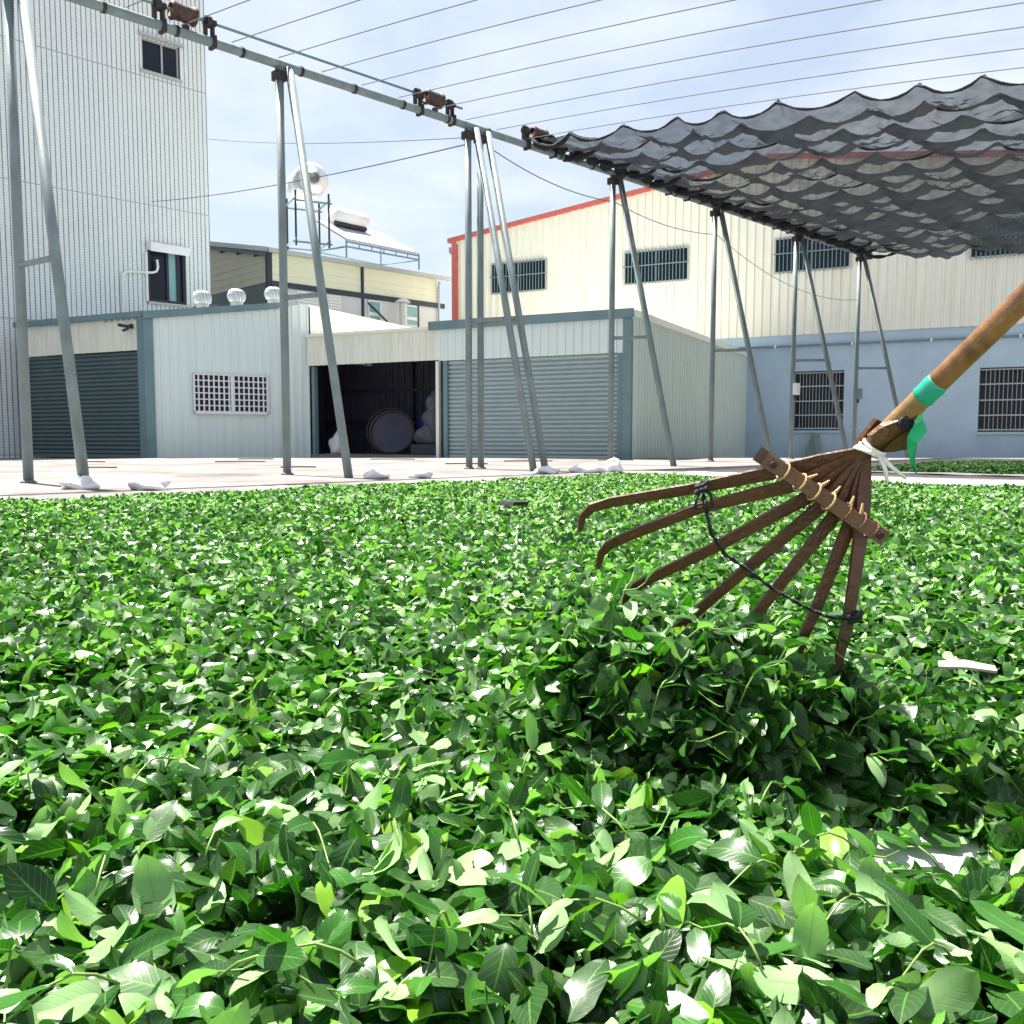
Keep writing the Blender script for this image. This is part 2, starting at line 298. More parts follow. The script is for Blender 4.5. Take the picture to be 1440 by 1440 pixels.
class Frame:                                              # a wall: a runs along it, off points out of it
    def __init__(s, o, d, n):
        s.o = Vector((o[0], o[1], 0)); s.d = Vector((d[0], d[1], 0)).normalized(); s.n = Vector((n[0], n[1], 0)).normalized()
    def p(s, a, off, z): return s.o + s.d * a + s.n * off + Vector((0, 0, z))
    def box(s, mb, a0, a1, o0, o1, z0, z1):
        return mb.hexa([s.p(a0, o0, z0), s.p(a1, o0, z0), s.p(a1, o1, z0), s.p(a0, o1, z0), s.p(a0, o0, z1), s.p(a1, o0, z1), s.p(a1, o1, z1), s.p(a0, o1, z1)])
    def one(s, name, material, parent, a0, a1, o0, o1, z0, z1): return s.box(MB(), a0, a1, o0, o1, z0, z1).build(name, material, parent)
    def wall(s, mb, a0, a1, z0, z1, holes, depth=0.15, off=0.0):
        As = sorted({a0, a1, *[h[0] for h in holes], *[h[1] for h in holes]}); Zs = sorted({z0, z1, *[h[2] for h in holes], *[h[3] for h in holes]})
        for i in range(len(As) - 1):
            for j in range(len(Zs) - 1):
                ca, cz = (As[i] + As[i + 1]) / 2, (Zs[j] + Zs[j + 1]) / 2
                if any(h[0] < ca < h[1] and h[2] < cz < h[3] for h in holes): continue
                mb.add([s.p(As[i], off, Zs[j]), s.p(As[i + 1], off, Zs[j]), s.p(As[i + 1], off, Zs[j + 1]), s.p(As[i], off, Zs[j + 1])], [(0, 1, 2, 3)])
        for (b0, b1, y0, y1) in holes:
            for (p0, p1) in (((b0, y0), (b1, y0)), ((b1, y0), (b1, y1)), ((b1, y1), (b0, y1)), ((b0, y1), (b0, y0))):
                mb.add([s.p(p0[0], off, p0[1]), s.p(p1[0], off, p1[1]), s.p(p1[0], off - depth, p1[1]), s.p(p0[0], off - depth, p0[1])], [(0, 1, 2, 3)])
        return mb
    def sheets(s, name, material, parent, a0, a1, zb, zt, pitch=0.2, rib=0.03, off=0.0, per=5, lap=0.0):
        zb = zb if callable(zb) else (lambda a, k=zb: k); zt = zt if callable(zt) else (lambda a, k=zt: k)
        n = max(1, round((a1 - a0) / pitch)); w = (a1 - a0) / n; i = 0; objs = []
        while i < n:
            m = min(per, n - i); prof = []
            for k in range(m):
                b = a0 + (i + k) * w
                prof += [(b, 0), (b + 0.74 * w, 0), (b + 0.77 * w, rib), (b + 0.95 * w, rib), (b + 0.98 * w, 0)]
            prof.append((a0 + (i + m) * w, 0))
            mb = MB(); dz = 0.002 * ((i // per) % 2)
            vs = [s.p(a, off + o + dz, zb(a)) for a, o in prof] + [s.p(a, off + o + dz, zt(a)) for a, o in prof]; q = len(prof)
            mb.add(vs, [(j, j + 1, q + j + 1, q + j) for j in range(q - 1)])
            objs.append(mb.build(name, material, parent)); i += m
        return objs
    def window(s, parent, a0, a1, z0, z1, off, fr='frame', gl='glass', w=0.05, mull=(), bars=0, rails=(), barmat='frame', barw=0.012, name='window', d=0.06, glass_split=None):
        mb = MB()
        s.box(mb, a0, a1, off, off + d, z0, z0 + w); s.box(mb, a0, a1, off, off + d, z1 - w, z1)
        s.box(mb, a0, a0 + w, off, off + d, z0 + w, z1 - w); s.box(mb, a1 - w, a1, off, off + d, z0 + w, z1 - w)
        f = mb.build(name, fr, parent)
        edges = [a0 + w] + list(mull) + [a1 - w]
        for k in range(len(edges) - 1):
            s.one('pane', (glass_split or [gl] * 9)[k], f, edges[k], edges[k + 1], off + 0.004, off + d * 0.45, z0 + w, z1 - w)
        for c in mull: s.one('mullion', fr, f, c - w * 0.5, c + w * 0.5, off + d * 0.45 + .001, off + d * 0.95, z0 + w, z1 - w)
        if bars or rails:
            mb = MB()
            for k in range(bars):
                c = a0 + w + (a1 - a0 - 2 * w) * (k + 1) / (bars + 1); mb.tube([s.p(c, off + d + 0.02, z0), s.p(c, off + d + 0.02, z1)], barw, 6)
            for zr in rails: s.box(mb, a0, a1, off + d + 0.026 + barw, off + d + 0.05 + barw, zr - 0.018, zr + 0.018)
            mb.build('bars', barmat, f)
        return f

S, C_ = math.sin, math.cos
U, V = (0.892, -0.453), (0.453, 0.892)
P, Q = (0.708, 0.706), (0.706, -0.708)
neg = lambda t: (-t[0], -t[1])

# ------------------------------------------------------------------ ground
def ground_z(y): return 0.0 if y < 20 else (-0.03 * (y - 20) if y < 30 else -0.30)
ys = [-400, -60, -20, -5, 0, 5, 10, 15, 20, 22, 24, 26, 28, 30, 45, 120, 900]; xs = [-700, -120, -40, -20, -10, 0, 10, 20, 40, 120, 700]
mb = MB(); nx_ = len(xs)
mb.add([(x, y, ground_z(y)) for y in ys for x in xs], [(j * nx_ + i, j * nx_ + i + 1, (j + 1) * nx_ + i + 1, (j + 1) * nx_ + i) for j in range(len(ys) - 1) for i in range(nx_ - 1)])
tag(mb.build('concrete_ground', 'concrete'), 'pale pinkish concrete yard between the leaf beds and the sheds', 'ground', kind='structure')

# ------------------------------------------------------------------ warehouse
W0 = (-2.08, 33.1); WF = Frame(W0, U, neg(V)); WL = 22.3
wroof = lambda a: 7.42 + 0.125 * min(a, WL - a)
wh = thing('warehouse', WF.p(WL / 2, -9, -0.3), 'cream and pale blue metal warehouse with red roof trim behind the sheds', 'warehouse')
core = [WF.p(0, -0.3, -0.5), WF.p(WL, -0.3, -0.5), WF.p(WL, -0.3, wroof(WL) - 0.08), WF.p(WL / 2, -0.3, wroof(WL / 2) - 0.08), WF.p(0, -0.3, wroof(0) - 0.08)]
MB().prism(core, WF.n * -19).build('body', 'warehouse', wh)
blue_holes = [(11.9, 13.32, 0.67, 2.44), (16.88, 18.5, 0.61, 2.38)]
WF.wall(MB(), 0, WL, -0.5, 3.62, blue_holes, 0.22).build('lower_wall', 'blue', wh)
WF.sheets('siding_sheet', 'warehouse', wh, 0.12, WL - 0.12, lambda a: 3.53 + 0.0 * a, lambda a: wroof(a) - 0.02, 0.25, 0.045, 0.02, per=4)
for k, (a0, a1) in enumerate(((0, WL / 2), (WL / 2, WL))):
    mb = MB()
    z0, z1 = wroof(a0 + 1e-6), wroof(a1 - 1e-6)
    mb.hexa([WF.p(a0 - (0.18 if k == 0 else 0), -19.4, z0 - 0.05), WF.p(a1 + (0.18 if k else 0), -19.4, z1 - 0.05), WF.p(a1 + (0.18 if k else 0), 0.14, z1 - 0.05), WF.p(a0 - (0.18 if k == 0 else 0), 0.14, z0 - 0.05),
             WF.p(a0 - (0.18 if k == 0 else 0), -19.4, z0 + 0.10), WF.p(a1 + (0.18 if k else 0), -19.4, z1 + 0.10), WF.p(a1 + (0.18 if k else 0), 0.14, z1 + 0.10), WF.p(a0 - (0.18 if k == 0 else 0), 0.14, z0 + 0.10)])
    mb.build('roof_edge', 'red', wh)
WF.one('corner_trim', 'red', wh, -0.03, 0.2, 0.03, 0.10, 3.5, wroof(0) - 0.12)
gp = MB().tube([WF.p(-0.16, 0.0, 7.22), WF.p(-0.14, 0.02, 7.05), WF.p(-0.05, 0.02, 7.0)], 0.05, 8).build('gutter_elbow', 'frame', wh)
for (a0, a1, z0, z1) in ((1.55, 3.69, 5.44, 6.5), (6.45, 8.61, 5.39, 6.45), (11.23, 13.42, 5.37, 6.42), (16.5, 18.7, 5.35, 6.40)):
    mid = (a0 + a1) / 2
    WF.window(wh, a0, a1, z0, z1, 0.045, fr='frame', w=0.05, mull=(mid,), bars=17, rails=((z0 + z1) / 2 + 0.04,), barw=0.016, barmat='trim')
for (a0, a1, z0, z1) in blue_holes:
    f = WF.window(wh, a0 + 0.01, a1 - 0.01, z0 + 0.01, z1 - 0.01, -0.21, fr='dark', w=0.04, mull=((a0 + a1) / 2,), bars=13, rails=(z0 + .06, z0 + 0.46, z0 + 0.88, z0 + 1.32, z1 - .05), barw=0.010, barmat='frame')
    WF.one('window_sill', 'blue', wh, a0 - 0.05, a1 + 0.05, 0.0, 0.05, z0 - 0.07, z0 - 0.003)
mb = MB().tube([WF.p(10.2, 0.07, 3.2), WF.p(18, 0.07, 3.2), WF.p(WL, 0.07, 3.2)], 0.035, 8)
pp = mb.build('wall_conduit', 'trim', wh)
for a in (11.3, 13.5, 15.6, 17.8): WF.one('clamp', 'white', pp, a, a + 0.05, 0.03, 0.115, 3.15, 3.25)
# board leaning on the blue wall
mb = MB(); mb.prism([WF.p(12.25, 0.5, -0.3), WF.p(12.75, 0.5, -0.3), WF.p(12.72, 0.25, 0.55), WF.p(12.5, 0.25, 0.6), WF.p(12.33, 0.3, 0.1)], WF.n * 0.05)
tag(mb.build('leaning_board', 'green_grey'), 'dark curved board leaning against the pale blue wall below its barred window', 'board')

# ------------------------------------------------------------------ right shed with roller door and open bay
S0 = (2.45, 19.0); SF = Frame(S0, neg(U), neg(V)); SS = Frame(S0, V, U)
sh = thing('storage_shed', SF.p(4.2, -5, 0), 'white corrugated shed with grey roller door and an open dark bay', 'shed')
DB = 10.6
SF.sheets('fascia_sheet', 'white_siding', sh, 0.16, 4.62, 2.2, 3.0, 0.19, 0.025, 0.0, per=6)
SF.sheets('fascia_sheet', 'cream_siding', sh, 4.62, 8.43, 2.22, 2.95, 0.19, 0.025, 0.0, per=6)
SF.one('roof_trim', 'trim', sh, -0.06, 4.86, -0.02, 0.09, 2.90, 3.09)
SF.one('roof_flashing', 'cream_siding', sh, 4.862, 8.46, -0.1, 0.06, 2.92, 2.985)
SF.one('corner_post', 'trim', sh, -0.03, 0.15, -0.2, 0.06, -0.1, 2.895)
SS.sheets('side_sheet', 'grey_siding', sh, 0.05, DB, -0.5, 2.98, 0.2, 0.03, 0.035, per=5)
SS.one('side_flashing', 'cream_siding', sh, 0.1, DB, 0.0, 0.1, 2.93, 3.07)
SF.one('roof', 'cream_siding', sh, 0.06, 8.44, -DB, -0.12, 2.86, 2.95)
SS.one('side_wall', 'grey_siding', sh, 0.1, DB, -0.1, 0.03, -0.5, 2.85)
SF.one('back_wall', 'grey_siding', sh, 4.63, 10.6, -2.85, -2.7, -0.1, 2.85)
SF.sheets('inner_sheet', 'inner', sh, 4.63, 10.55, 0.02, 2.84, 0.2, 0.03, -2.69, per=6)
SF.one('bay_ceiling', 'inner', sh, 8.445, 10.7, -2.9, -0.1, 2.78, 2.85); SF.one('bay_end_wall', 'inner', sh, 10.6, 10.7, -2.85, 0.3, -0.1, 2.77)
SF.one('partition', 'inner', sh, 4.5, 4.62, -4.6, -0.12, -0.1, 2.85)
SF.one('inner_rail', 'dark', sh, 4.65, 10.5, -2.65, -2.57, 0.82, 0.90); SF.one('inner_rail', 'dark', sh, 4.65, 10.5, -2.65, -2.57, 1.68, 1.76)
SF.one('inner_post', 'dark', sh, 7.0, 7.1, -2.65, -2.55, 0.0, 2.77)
SF.one('door_post', 'cream_siding', sh, 4.66, 4.74, -0.14, -0.03, -0.05, 2.2)
SF.one('door_post', 'trim', sh, 8.26, 8.35, -0.16, -0.03, -0.05, 2.2)
SF.one('door_sill', 'concrete', sh, 4.6, 8.4, -2.69, -0.05, -0.1, 0.035)
def roller(fr, parent, a0, a1, z1, off, material, pitch):
    n = int(z1 / pitch); prof = []
    for k in range(n):
        b = 0.06 + k * (z1 - 0.06) / n; h = (z1 - 0.06) / n
        prof += [(b, -0.006), (b + 0.10 * h, 0.026), (b + 0.35 * h, 0.046), (b + 0.62 * h, 0.046), (b + 0.80 * h, 0.026), (b + 0.86 * h, -0.006)]
    prof.append((z1, -0.006)); mb = MB(); q = len(prof)
    mb.add([fr.p(a0, off + o, z) for z, o in prof] + [fr.p(a1, off + o, z) for z, o in prof], [(j, q + j, q + j + 1, j + 1) for j in range(q - 1)])
    c = mb.build('roller_curtain', material, parent)
    fr.one('bottom_bar', material, c, a0, a1, off - 0.01, off + 0.05, -0.02, 0.06)
    return c
roller(SF, sh, 0.30, 4.42, 2.2, -0.12, 'roller', 0.10)
SF.one('door_guide', 'trim', sh, 4.425, 4.53, -0.12, -0.02, -0.05, 2.2); SF.one('door_guide', 'trim', sh, 0.16, 0.295, -0.12, -0.03, -0.05, 2.2)
# things standing in the bay
def blob(name, c, sx, sy, sz, material, seed, lump=0.25, n=18, m=12, knot=True):
    rg = random.Random(seed); ph = [(rg.uniform(0, 6.28), rg.uniform(1.5, 4.5), rg.uniform(1.5, 4.5), rg.uniform(0.3, 1)) for _ in range(7)]
    mb = MB(); vs = []; fs = []
    for i in range(m + 1):
        th = math.pi * i / m
        for j in range(n):
            a = 2 * math.pi * j / n
            r = 1 + lump * sum(w * S(f1 * a * 1.0 // 1 * 0 + round(f1) * a + p) * S(f2 * th + p * 1.7) for p, f1, f2, w in ph) / 3
            z = C_(th) * r; x, y = S(th) * C_(a) * r, S(th) * S(a) * r
            z = max(z, -0.55)
            if knot and th < 0.35: z += 0.25 * (0.35 - th) / 0.35; x *= 0.6; y *= 0.6
            vs.append((c[0] + x * sx, c[1] + y * sy, c[2] + (z + 0.55) * sz))
    for i in range(m):
        for j in range(n): fs.append((i * n + j, (i + 1) * n + j, (i + 1) * n + (j + 1) % n, i * n + (j + 1) % n))
    return mb.add(vs, fs).build(name, material, None, True)
def bay(a, off, z=0.035): return SF.p(a, off, z)
tag(blob('plastic_bag', bay(8.0, -0.55), 0.20, 0.18, 0.32, 'bag', 3), 'white knotted plastic bag on the floor at left of the open bay', 'bag')
for k, (a, off, z, s_, lab) in enumerate(((5.2, -0.75, 0.3, 0.46, 'lowest and widest'), (5.12, -0.75, 0.68, 0.36, 'middle'), (5.12, -0.75, 1.0, 0.28, 'topmost'))):
    tag(blob('sack', bay(a, off, z), s_, s_ * 0.8, 0.36, 'sack', 20 + k, 0.3, knot=False), f'crumpled grey sack, {lab} of the heap at right of the open bay', 'sack', 'sacks heaped in the open bay')
SF.one('low_pallet', 'dark', None, 4.85, 5.65, -1.2, -0.35, 0.036, 0.29)
tag(bpy.data.objects['low_pallet'], 'dark low crate carrying the heap of grey sacks in the bay', 'crate')
mb = MB().lathe(bay(6.15, -1.9), (0, 0, 1), [(0.26, 0), (0.29, 0.05), (0.29, 0.3), (0.305, 0.32), (0.29, 0.34), (0.29, 0.62), (0.305, 0.64), (0.29, 0.66), (0.28, 0.92), (0.24, 0.95)], 20)
tag(mb.build('barrel', 'barrel', None, True), 'blue plastic barrel in the shadow between round trays and sacks', 'barrel')
for k, (a, off, r) in enumerate(((6.55, -0.9, 0.56), (6.78, -1.15, 0.60))):
    t = thing('bamboo_tray', bay(a, off), ('front' if k == 0 else 'rear') + ' round woven bamboo tray leaning on edge in the open bay', 'tray', 'round trays in the open bay')
    ax = (SF.n * 0.9 + SF.d * -0.42 + Vector((0, 0, 0.33))).normalized(); c = bay(a, off) + Vector((0, 0, r * 0.97))
    MB().lathe(c, ax, [(r * 0.9, -0.02), (r * 0.98, 0.0), (r, 0.06), (r * 0.955, 0.06), (r * 0.92, 0.0)], 28).build('rim', 'woven', t); MB().lathe(c, ax, [(r * 0.91, 0.001), (r * 0.91, 0.006)], 28).build('weave', 'inner', t)
for k in range(4):
    a = 7.25 + k * 0.08
    tag(MB().tube([bay(a - 0.35, -1.0 + k * 0.05), bay(a + 0.12, -1.7, 1.1 + 0.1 * k)], 0.014, 6).build('bamboo_stick', 'woven'), 'thin bamboo stick leaning beside the round trays in the bay', 'stick', 'sticks leaning in the open bay')

# ------------------------------------------------------------------ left shed
L0 = (-8.22, 20.7); D2 = (0.82, 0.57); LA = Frame(L0, neg(U), neg(V)); LB = Frame(L0, D2, (0.57, -0.82)); LBL = 3.86
ls = thing('corner_shed', LB.p(1.5, -2, 0), 'white corrugated shed with dark roller door and white grid window', 'shed')
topB = lambda a: 3.18 + 0.152 * a
LB.sheets('wall_sheet', 'white_siding', ls, 0.14, LBL, -0.1, lambda a: topB(a) - 0.04, 0.2, 0.026, 0.0, per=5)
E2 = LB.p(LBL, 0, 0); E1 = LA.p(4.3, 0, 0)
LR = Frame((E2.x, E2.y), V, U)
rp = [Vector((L0[0], L0[1], 0)), E2, E2 + Vector((V[0], V[1], 0)) * 5.2, LA.p(4.3, -2.2, 0), E1]; rz = [3.16, 3.74, 3.66, 3.2, 3.16]
cen = sum(rp, Vector()) / 5
d23 = Vector((D2[0], D2[1], 0)).normalized(); rb = [rp[0], rp[1] - d23 * 2.6, rp[2] - d23 * 2.6, rp[3], rp[4]]
ins = [p + (cen - p).normalized() * 0.55 for p in rb]
mb = MB(); mb.add([Vector((p.x, p.y, -0.2)) for p in ins] + [Vector((p.x, p.y, z - 0.09)) for p, z in zip(ins, rz)], [(0, 1, 2, 3, 4)] + [(i, (i + 1) % 5, 5 + (i + 1) % 5, 5 + i) for i in range(5)])
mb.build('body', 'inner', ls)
cz = Vector((cen.x, cen.y, 3.26))
mb = MB(); mb.add([Vector((p.x, p.y, z)) for p, z in zip(rp, rz)] + [cz] + [Vector((p.x, p.y, z - 0.06)) for p, z in zip(rp, rz)] + [cz - Vector((0, 0, .06))],
                  [(i, (i + 1) % 5, 5) for i in range(5)] + [((i + 1) % 5 + 6, i + 6, 11) for i in range(5)] + [(i, i + 6, (i + 1) % 5 + 6, (i + 1) % 5) for i in range(5)])
mb.build('roof', 'white_siding', ls)
mb = MB(); mb.hexa([LB.p(-0.08, 0.0, topB(0) - 0.09), LB.p(LBL - 0.55, 0.0, topB(LBL - .55) - 0.07), LB.p(LBL - 0.55, 0.09, topB(LBL - .55) - 0.07), LB.p(-0.08, 0.09, topB(0) - 0.09),
                    LB.p(-0.08, 0.0, topB(0) + 0.08), LB.p(LBL - 0.55, 0.0, topB(LBL - .55) + 0.06), LB.p(LBL - 0.55, 0.09, topB(LBL - .55) + 0.06), LB.p(-0.08, 0.09, topB(0) + 0.08)])
mb.build('roof_trim', 'trim', ls)
LA.one('roof_gutter', 'trim', ls, 0.0, 4.45, 0.0, 0.12, 3.14, 3.27)
LA.sheets('fascia_sheet', 'cream_siding', ls, 0.24, 4.28, 2.42, 3.16, 0.19, 0.025, 0.0, per=6)
mb = MB(); mb.prism([LA.p(0.24, 0.05, -0.1), LA.p(0.0, 0.07, -0.1), LB.p(0.14, 0.06, -0.1), LB.p(0.14, -0.05, -0.1), LA.p(0.24, -0.1, -0.1)], (0, 0, 3.2)); mb.build('corner_post', 'trim', ls)
roller(LA, ls, 0.32, 4.2, 2.42, -0.1, 'roller_dark', 0.098)
LA.one('door_guide', 'roller_dark', ls, 0.24, 0.32, -0.1, -0.02, -0.05, 2.42); LA.one('door_guide', 'roller_dark', ls, 4.2, 4.3, -0.1, 0.0, -0.05, 2.42)
LR.sheets('side_sheet', 'cream_siding', ls, 0.02, 5.2, 2.4, lambda a: 3.72 - 0.012 * a, 0.5, 0.02, 0.03, per=4)
wz0, wz1, wa0, wa1 = 1.0, 1.93, 0.99, 2.76
LB.one('window_backing', 'glass', ls, wa0 + 0.02, wa1 - 0.02, 0.03, 0.04, wz0 + 0.02, wz1 - 0.02)
mb = MB(); LB.box(mb, wa0, wa1, 0.03, 0.09, wz0, wz0 + 0.07); LB.box(mb, wa0, wa1, 0.03, 0.09, wz1 - 0.03, wz1)
LB.box(mb, wa0, wa0 + 0.035, 0.03, 0.09, wz0, wz1); LB.box(mb, wa1 - 0.035, wa1, 0.03, 0.09, wz0, wz1); LB.box(mb, 1.855, 1.91, 0.045, 0.10, wz0 + .07, wz1 - .03)
gw = mb.build('window', 'white', ls)
mb = MB()
for k in range(1, 15):
    c = wa0 + (wa1 - wa0) * k / 15; LB.box(mb, c - 0.016, c + 0.016, 0.06, 0.084, wz0 + 0.05, wz1 - 0.02)
for k in range(1, 6):
    c = wz0 + 0.05 + (wz1 - wz0 - 0.06) * k / 6; LB.box(mb, wa0, wa1, 0.058, 0.080, c - 0.013, c + 0.013)
mb.build('grille', 'white', gw)
cm_ = thing('security_camera', LA.p(0.42, 0.1, 2.95), 'small dark floodlight camera under the eave of the corner shed', 'camera')
LA.box(MB(), 0.36, 0.42, 0.03, 0.10, 2.90, 3.0).build('bracket', 'dark', cm_)
MB().tube([LA.p(0.42, 0.12, 2.94), LA.p(0.62, 0.22, 2.98)], 0.035, 8).build('body', 'dark', cm_)
MB().tube([LA.p(0.4, 0.12, 2.9), LA.p(0.5, 0.22, 2.84)], 0.03, 8).build('lamp', 'dark', cm_)
for k, (a, lab) in enumerate(((1.38, 'leftmost, beside the tiled tower'), (2.2, 'middle one'), (3.12, 'rightmost, half behind the steel post'))):
    b = LB.p(a, -0.4, 3.30 + 0.14 * a)
    t = thing('turbine_vent', b, f'shiny metal turbine vent on the corner shed roof, {lab}', 'roof vent', 'turbine vents on the shed roof')
    MB().lathe(b - Vector((0, 0, 0.3)), (0, 0, 1), [(0.15, 0), (0.15, 0.4)], 16).build('collar', 'frame', t)
    wob = lambda a_, h: 1.0 - 0.24 * (((a_ + h * 1.2) * 16 / (2 * math.pi)) % 1.0)
    MB().lathe(b + Vector((0, 0, 0.08)), (0, 0, 1), [(0.14, 0), (0.2, 0.05), (0.225, 0.12), (0.225, 0.19), (0.19, 0.27), (0.11, 0.32), (0.02, 0.335)], 64, wob).build('turbine', 'frame2', t)

# ------------------------------------------------------------------ tall tiled building
T0 = (-8.71, 26.79); TF = Frame(T0, neg(P), Q); TH = 13.1
tb = thing('tiled_building', TF.p(6, -5, 0), 'tall white tiled building with two small windows at the left edge', 'building')
tw = [(0.76, 1.83, 10.38, 11.26), (0.74, 1.84, 4.2, 5.82)]
uvT = lambda v: ((v - TF.o).dot(TF.d), v.z)
mb = TF.wall(MB(), 0, 16, -0.4, TH, tw, 0.18)
mb.add([TF.p(0, 0, -0.4), TF.p(0, -10, -0.4), TF.p(0, -10, TH), TF.p(0, 0, TH)], [(0, 1, 2, 3)])
mb.add([TF.p(0, -10, -0.4), TF.p(16, -10, -0.4), TF.p(16, -10, TH), TF.p(0, -10, TH)], [(0, 1, 2, 3)])
mb.add([TF.p(16, 0, -0.4), TF.p(16, -10, -0.4), TF.p(16, -10, TH), TF.p(16, 0, TH)], [(3, 2, 1, 0)])
mb.build('wall', 'tile', tb, uv=uvT)
TF.one('coping', 'trim', tb, -0.06, 16, -10, 0.05, TH + 0.002, TH + 0.14)
TF.one('inner_fill', 'dark', tb, 0.3, 15.8, -9.8, -0.35, -0.3, TH - 0.05)
a0, a1, z0, z1 = tw[0]
TF.window(tb, a0 + .01, a1 - .01, z0 + .01, z1 - .01, -0.15, fr='frame', w=0.045, mull=((a0 + a1) / 2 - 0.06,), d=0.08)
TF.one('window_hood', 'frame', tb, a0 - 0.1, a1 + 0.06, 0.0, 0.10, z1 + 0.0, z1 + 0.07); TF.one('window_sill', 'frame', tb, a0 - 0.04, a1 + 0.06, 0.0, 0.06, z0 - 0.08, z0 - 0.002)
a0, a1, z0, z1 = tw[1]
TF.window(tb, a0 + .01, a1 - .01, z0 + .01, z1 - .01, -0.15, fr='dark', w=0.07, mull=(a0 + 0.22, a0 + 0.52), d=0.1, glass_split=['glass', 'pale_glass', 'glass'])
mb = MB(); mb.hexa([TF.p(a0, 0.0, z1 - 0.20), TF.p(a1, 0, z1 - 0.20), TF.p(a1 - 0.02, 0.20, z1 - 0.28), TF.p(a0 - 0.02, 0.20, z1 - 0.28), TF.p(a0, 0.0, z1 + 0.02), TF.p(a1, 0, z1 + 0.02), TF.p(a1 - 0.02, 0.20, z1 - 0.05), TF.p(a0 - 0.02, 0.20, z1 - 0.05)])
mb.build('awning', 'white', tb)
TF.one('window_sill', 'frame', tb, a0 - 0.03, a1 + 0.03, 0.0, 0.06, z0 - 0.07, z0 - 0.002)
MB().tube([TF.p(1.9, 0.05, 5.5), TF.p(1.9, 0.05, 4.2)], 0.03, 8).build('window_conduit', 'white', tb)
MB().tube([TF.p(2.56, 0.05, 3.4), TF.p(2.56, 0.05, 4.8), TF.p(2.50, 0.05, 4.9), TF.p(2.42, 0.05, 4.93), TF.p(1.75, 0.05, 4.98), TF.p(1.62, 0.05, 5.03), TF.p(1.58, 0.05, 5.15), TF.p(1.6, 0.05, 5.35)], 0.034, 8).build('bent_pipe', 'white', tb)

# ------------------------------------------------------------------ cream house behind
H0 = (-7.85, 30.0); HB = Frame(H0, P, Q); HA = Frame(H0, neg(Q), neg(P)); HL = 7.1
ho = thing('cream_house', HB.p(3.5, -3, -0.3), 'cream clapboard house with navy band and white roof edge behind the sheds', 'house')
eav = 6.5; rise = 0.2
gab = [HA.p(0.0, 0, -0.4), HA.p(6, 0, -0.4), HA.p(6, 0, eav + 6 * rise), HA.p(0, 0, eav)]
MB().prism([p - Vector((P[0], P[1], 0)) * -0.15 for p in gab], Vector((P[0], P[1], 0)) * (HL - 0.2)).build('body', 'pale', ho)
def boards(fr, name, material, a0, a1, z0, z1, pitch, zt=None):
    z = z0; 
    while z < z1 - 0.01:
        h = min(pitch, z1 - z); mb = MB()
        mb.hexa([fr.p(a0, 0.0, z), fr.p(a1, 0.0, z), fr.p(a1, 0.045, z), fr.p(a0, 0.045, z), fr.p(a0, 0.0, z + h), fr.p(a1, 0.0, z + h), fr.p(a1, 0.015, z + h), fr.p(a0, 0.015, z + h)])
        mb.build(name, material, ho); z += h
HB.n = HB.n
for (b0, b1) in ((0.08, 3.55), (3.68, HL - 0.05)): boards(HB, 'clapboard', 'cream', b0, b1, 5.53, 6.42, 0.225)
HB.one('lower_board', 'pale', ho, 0.08, HL - 0.05, 0.0, 0.03, 2.5, 5.35)
HB.one('band', 'navy', ho, 0.0, HL + 0.28, 0.0, 0.10, 5.352, 5.527)
HB.one('post', 'navy', ho, 3.57, 3.66, 0.03, 0.085, 5.528, 6.42); HB.one('post', 'navy', ho, 3.57, 3.66, 0.032, 0.085, 4.2, 5.35); HB.one('post', 'navy', ho, 6.05, 6.14, 0.032, 0.085, 4.2, 5.35)
HB.one('corner_post', 'navy', ho, -0.12, 0.06, -0.05, 0.07, 2.0, 6.42)
for b0 in (3.84, 5.52):
    f = HB.window(ho, b0, b0 + 0.56, 4.55, 5.32, 0.03, fr='white', gl='pale_glass', w=0.05, d=0.05); HB.one('transom', 'white', f, b0 + 0.05, b0 + 0.51, 0.056, 0.085, 4.78, 4.9)
mb = MB()
for k in range(6): HB.box(mb, 0.95, 2.7, 0.032, 0.06, 4.75 + k * 0.1, 4.82 + k * 0.1)
mb.build('louvre', 'white', ho)
MB().tube([HB.p(3.8, 0.12, 5.2), HB.p(4.9, 0.3, 4.3)], 0.035, 6).build('brace', 'navy', ho)
MB().tube([HB.p(HL - 0.02, 0.16, 6.32), HB.p(HL - 0.02, 0.10, 6.1), HB.p(HL - 0.02, 0.10, 2.0)], 0.05, 8).build('downpipe', 'frame', ho)
mb = MB(); mb.hexa([HB.p(-0.2, 0.22, eav - 0.1), HB.p(HL + 0.35, 0.22, eav - 0.1), HB.p(HL + 0.35, -6, eav + 1.1), HB.p(-0.2, -6, eav + 1.1), HB.p(-0.2, 0.22, eav + 0.05), HB.p(HL + 0.35, 0.22, eav + 0.05), HB.p(HL + 0.35, -6, eav + 1.25), HB.p(-0.2, -6, eav + 1.25)])
mb.build('roof', 'white', ho)
HB.one('gutter', 'frame', ho, -0.2, HL + 0.4, 0.222, 0.33, eav - 0.12, eav + 0.02)
HAo = HA
z = 5.5
while z < 7.4:
    amin = max(0.15, (z + 0.3 - eav) / rise) if z + 0.25 > eav - 0.1 else 0.15
    if amin < 5.9:
        mb = MB(); mb.hexa([HAo.p(amin, 0.0, z), HAo.p(6, 0.0, z), HAo.p(6, 0.05, z), HAo.p(amin, 0.05, z), HAo.p(amin, 0, z + 0.225), HAo.p(6, 0, z + 0.225), HAo.p(6, 0.018, z + 0.225), HAo.p(amin, 0.018, z + 0.225)]); mb.build('clapboard', 'cream', ho)
    z += 0.225
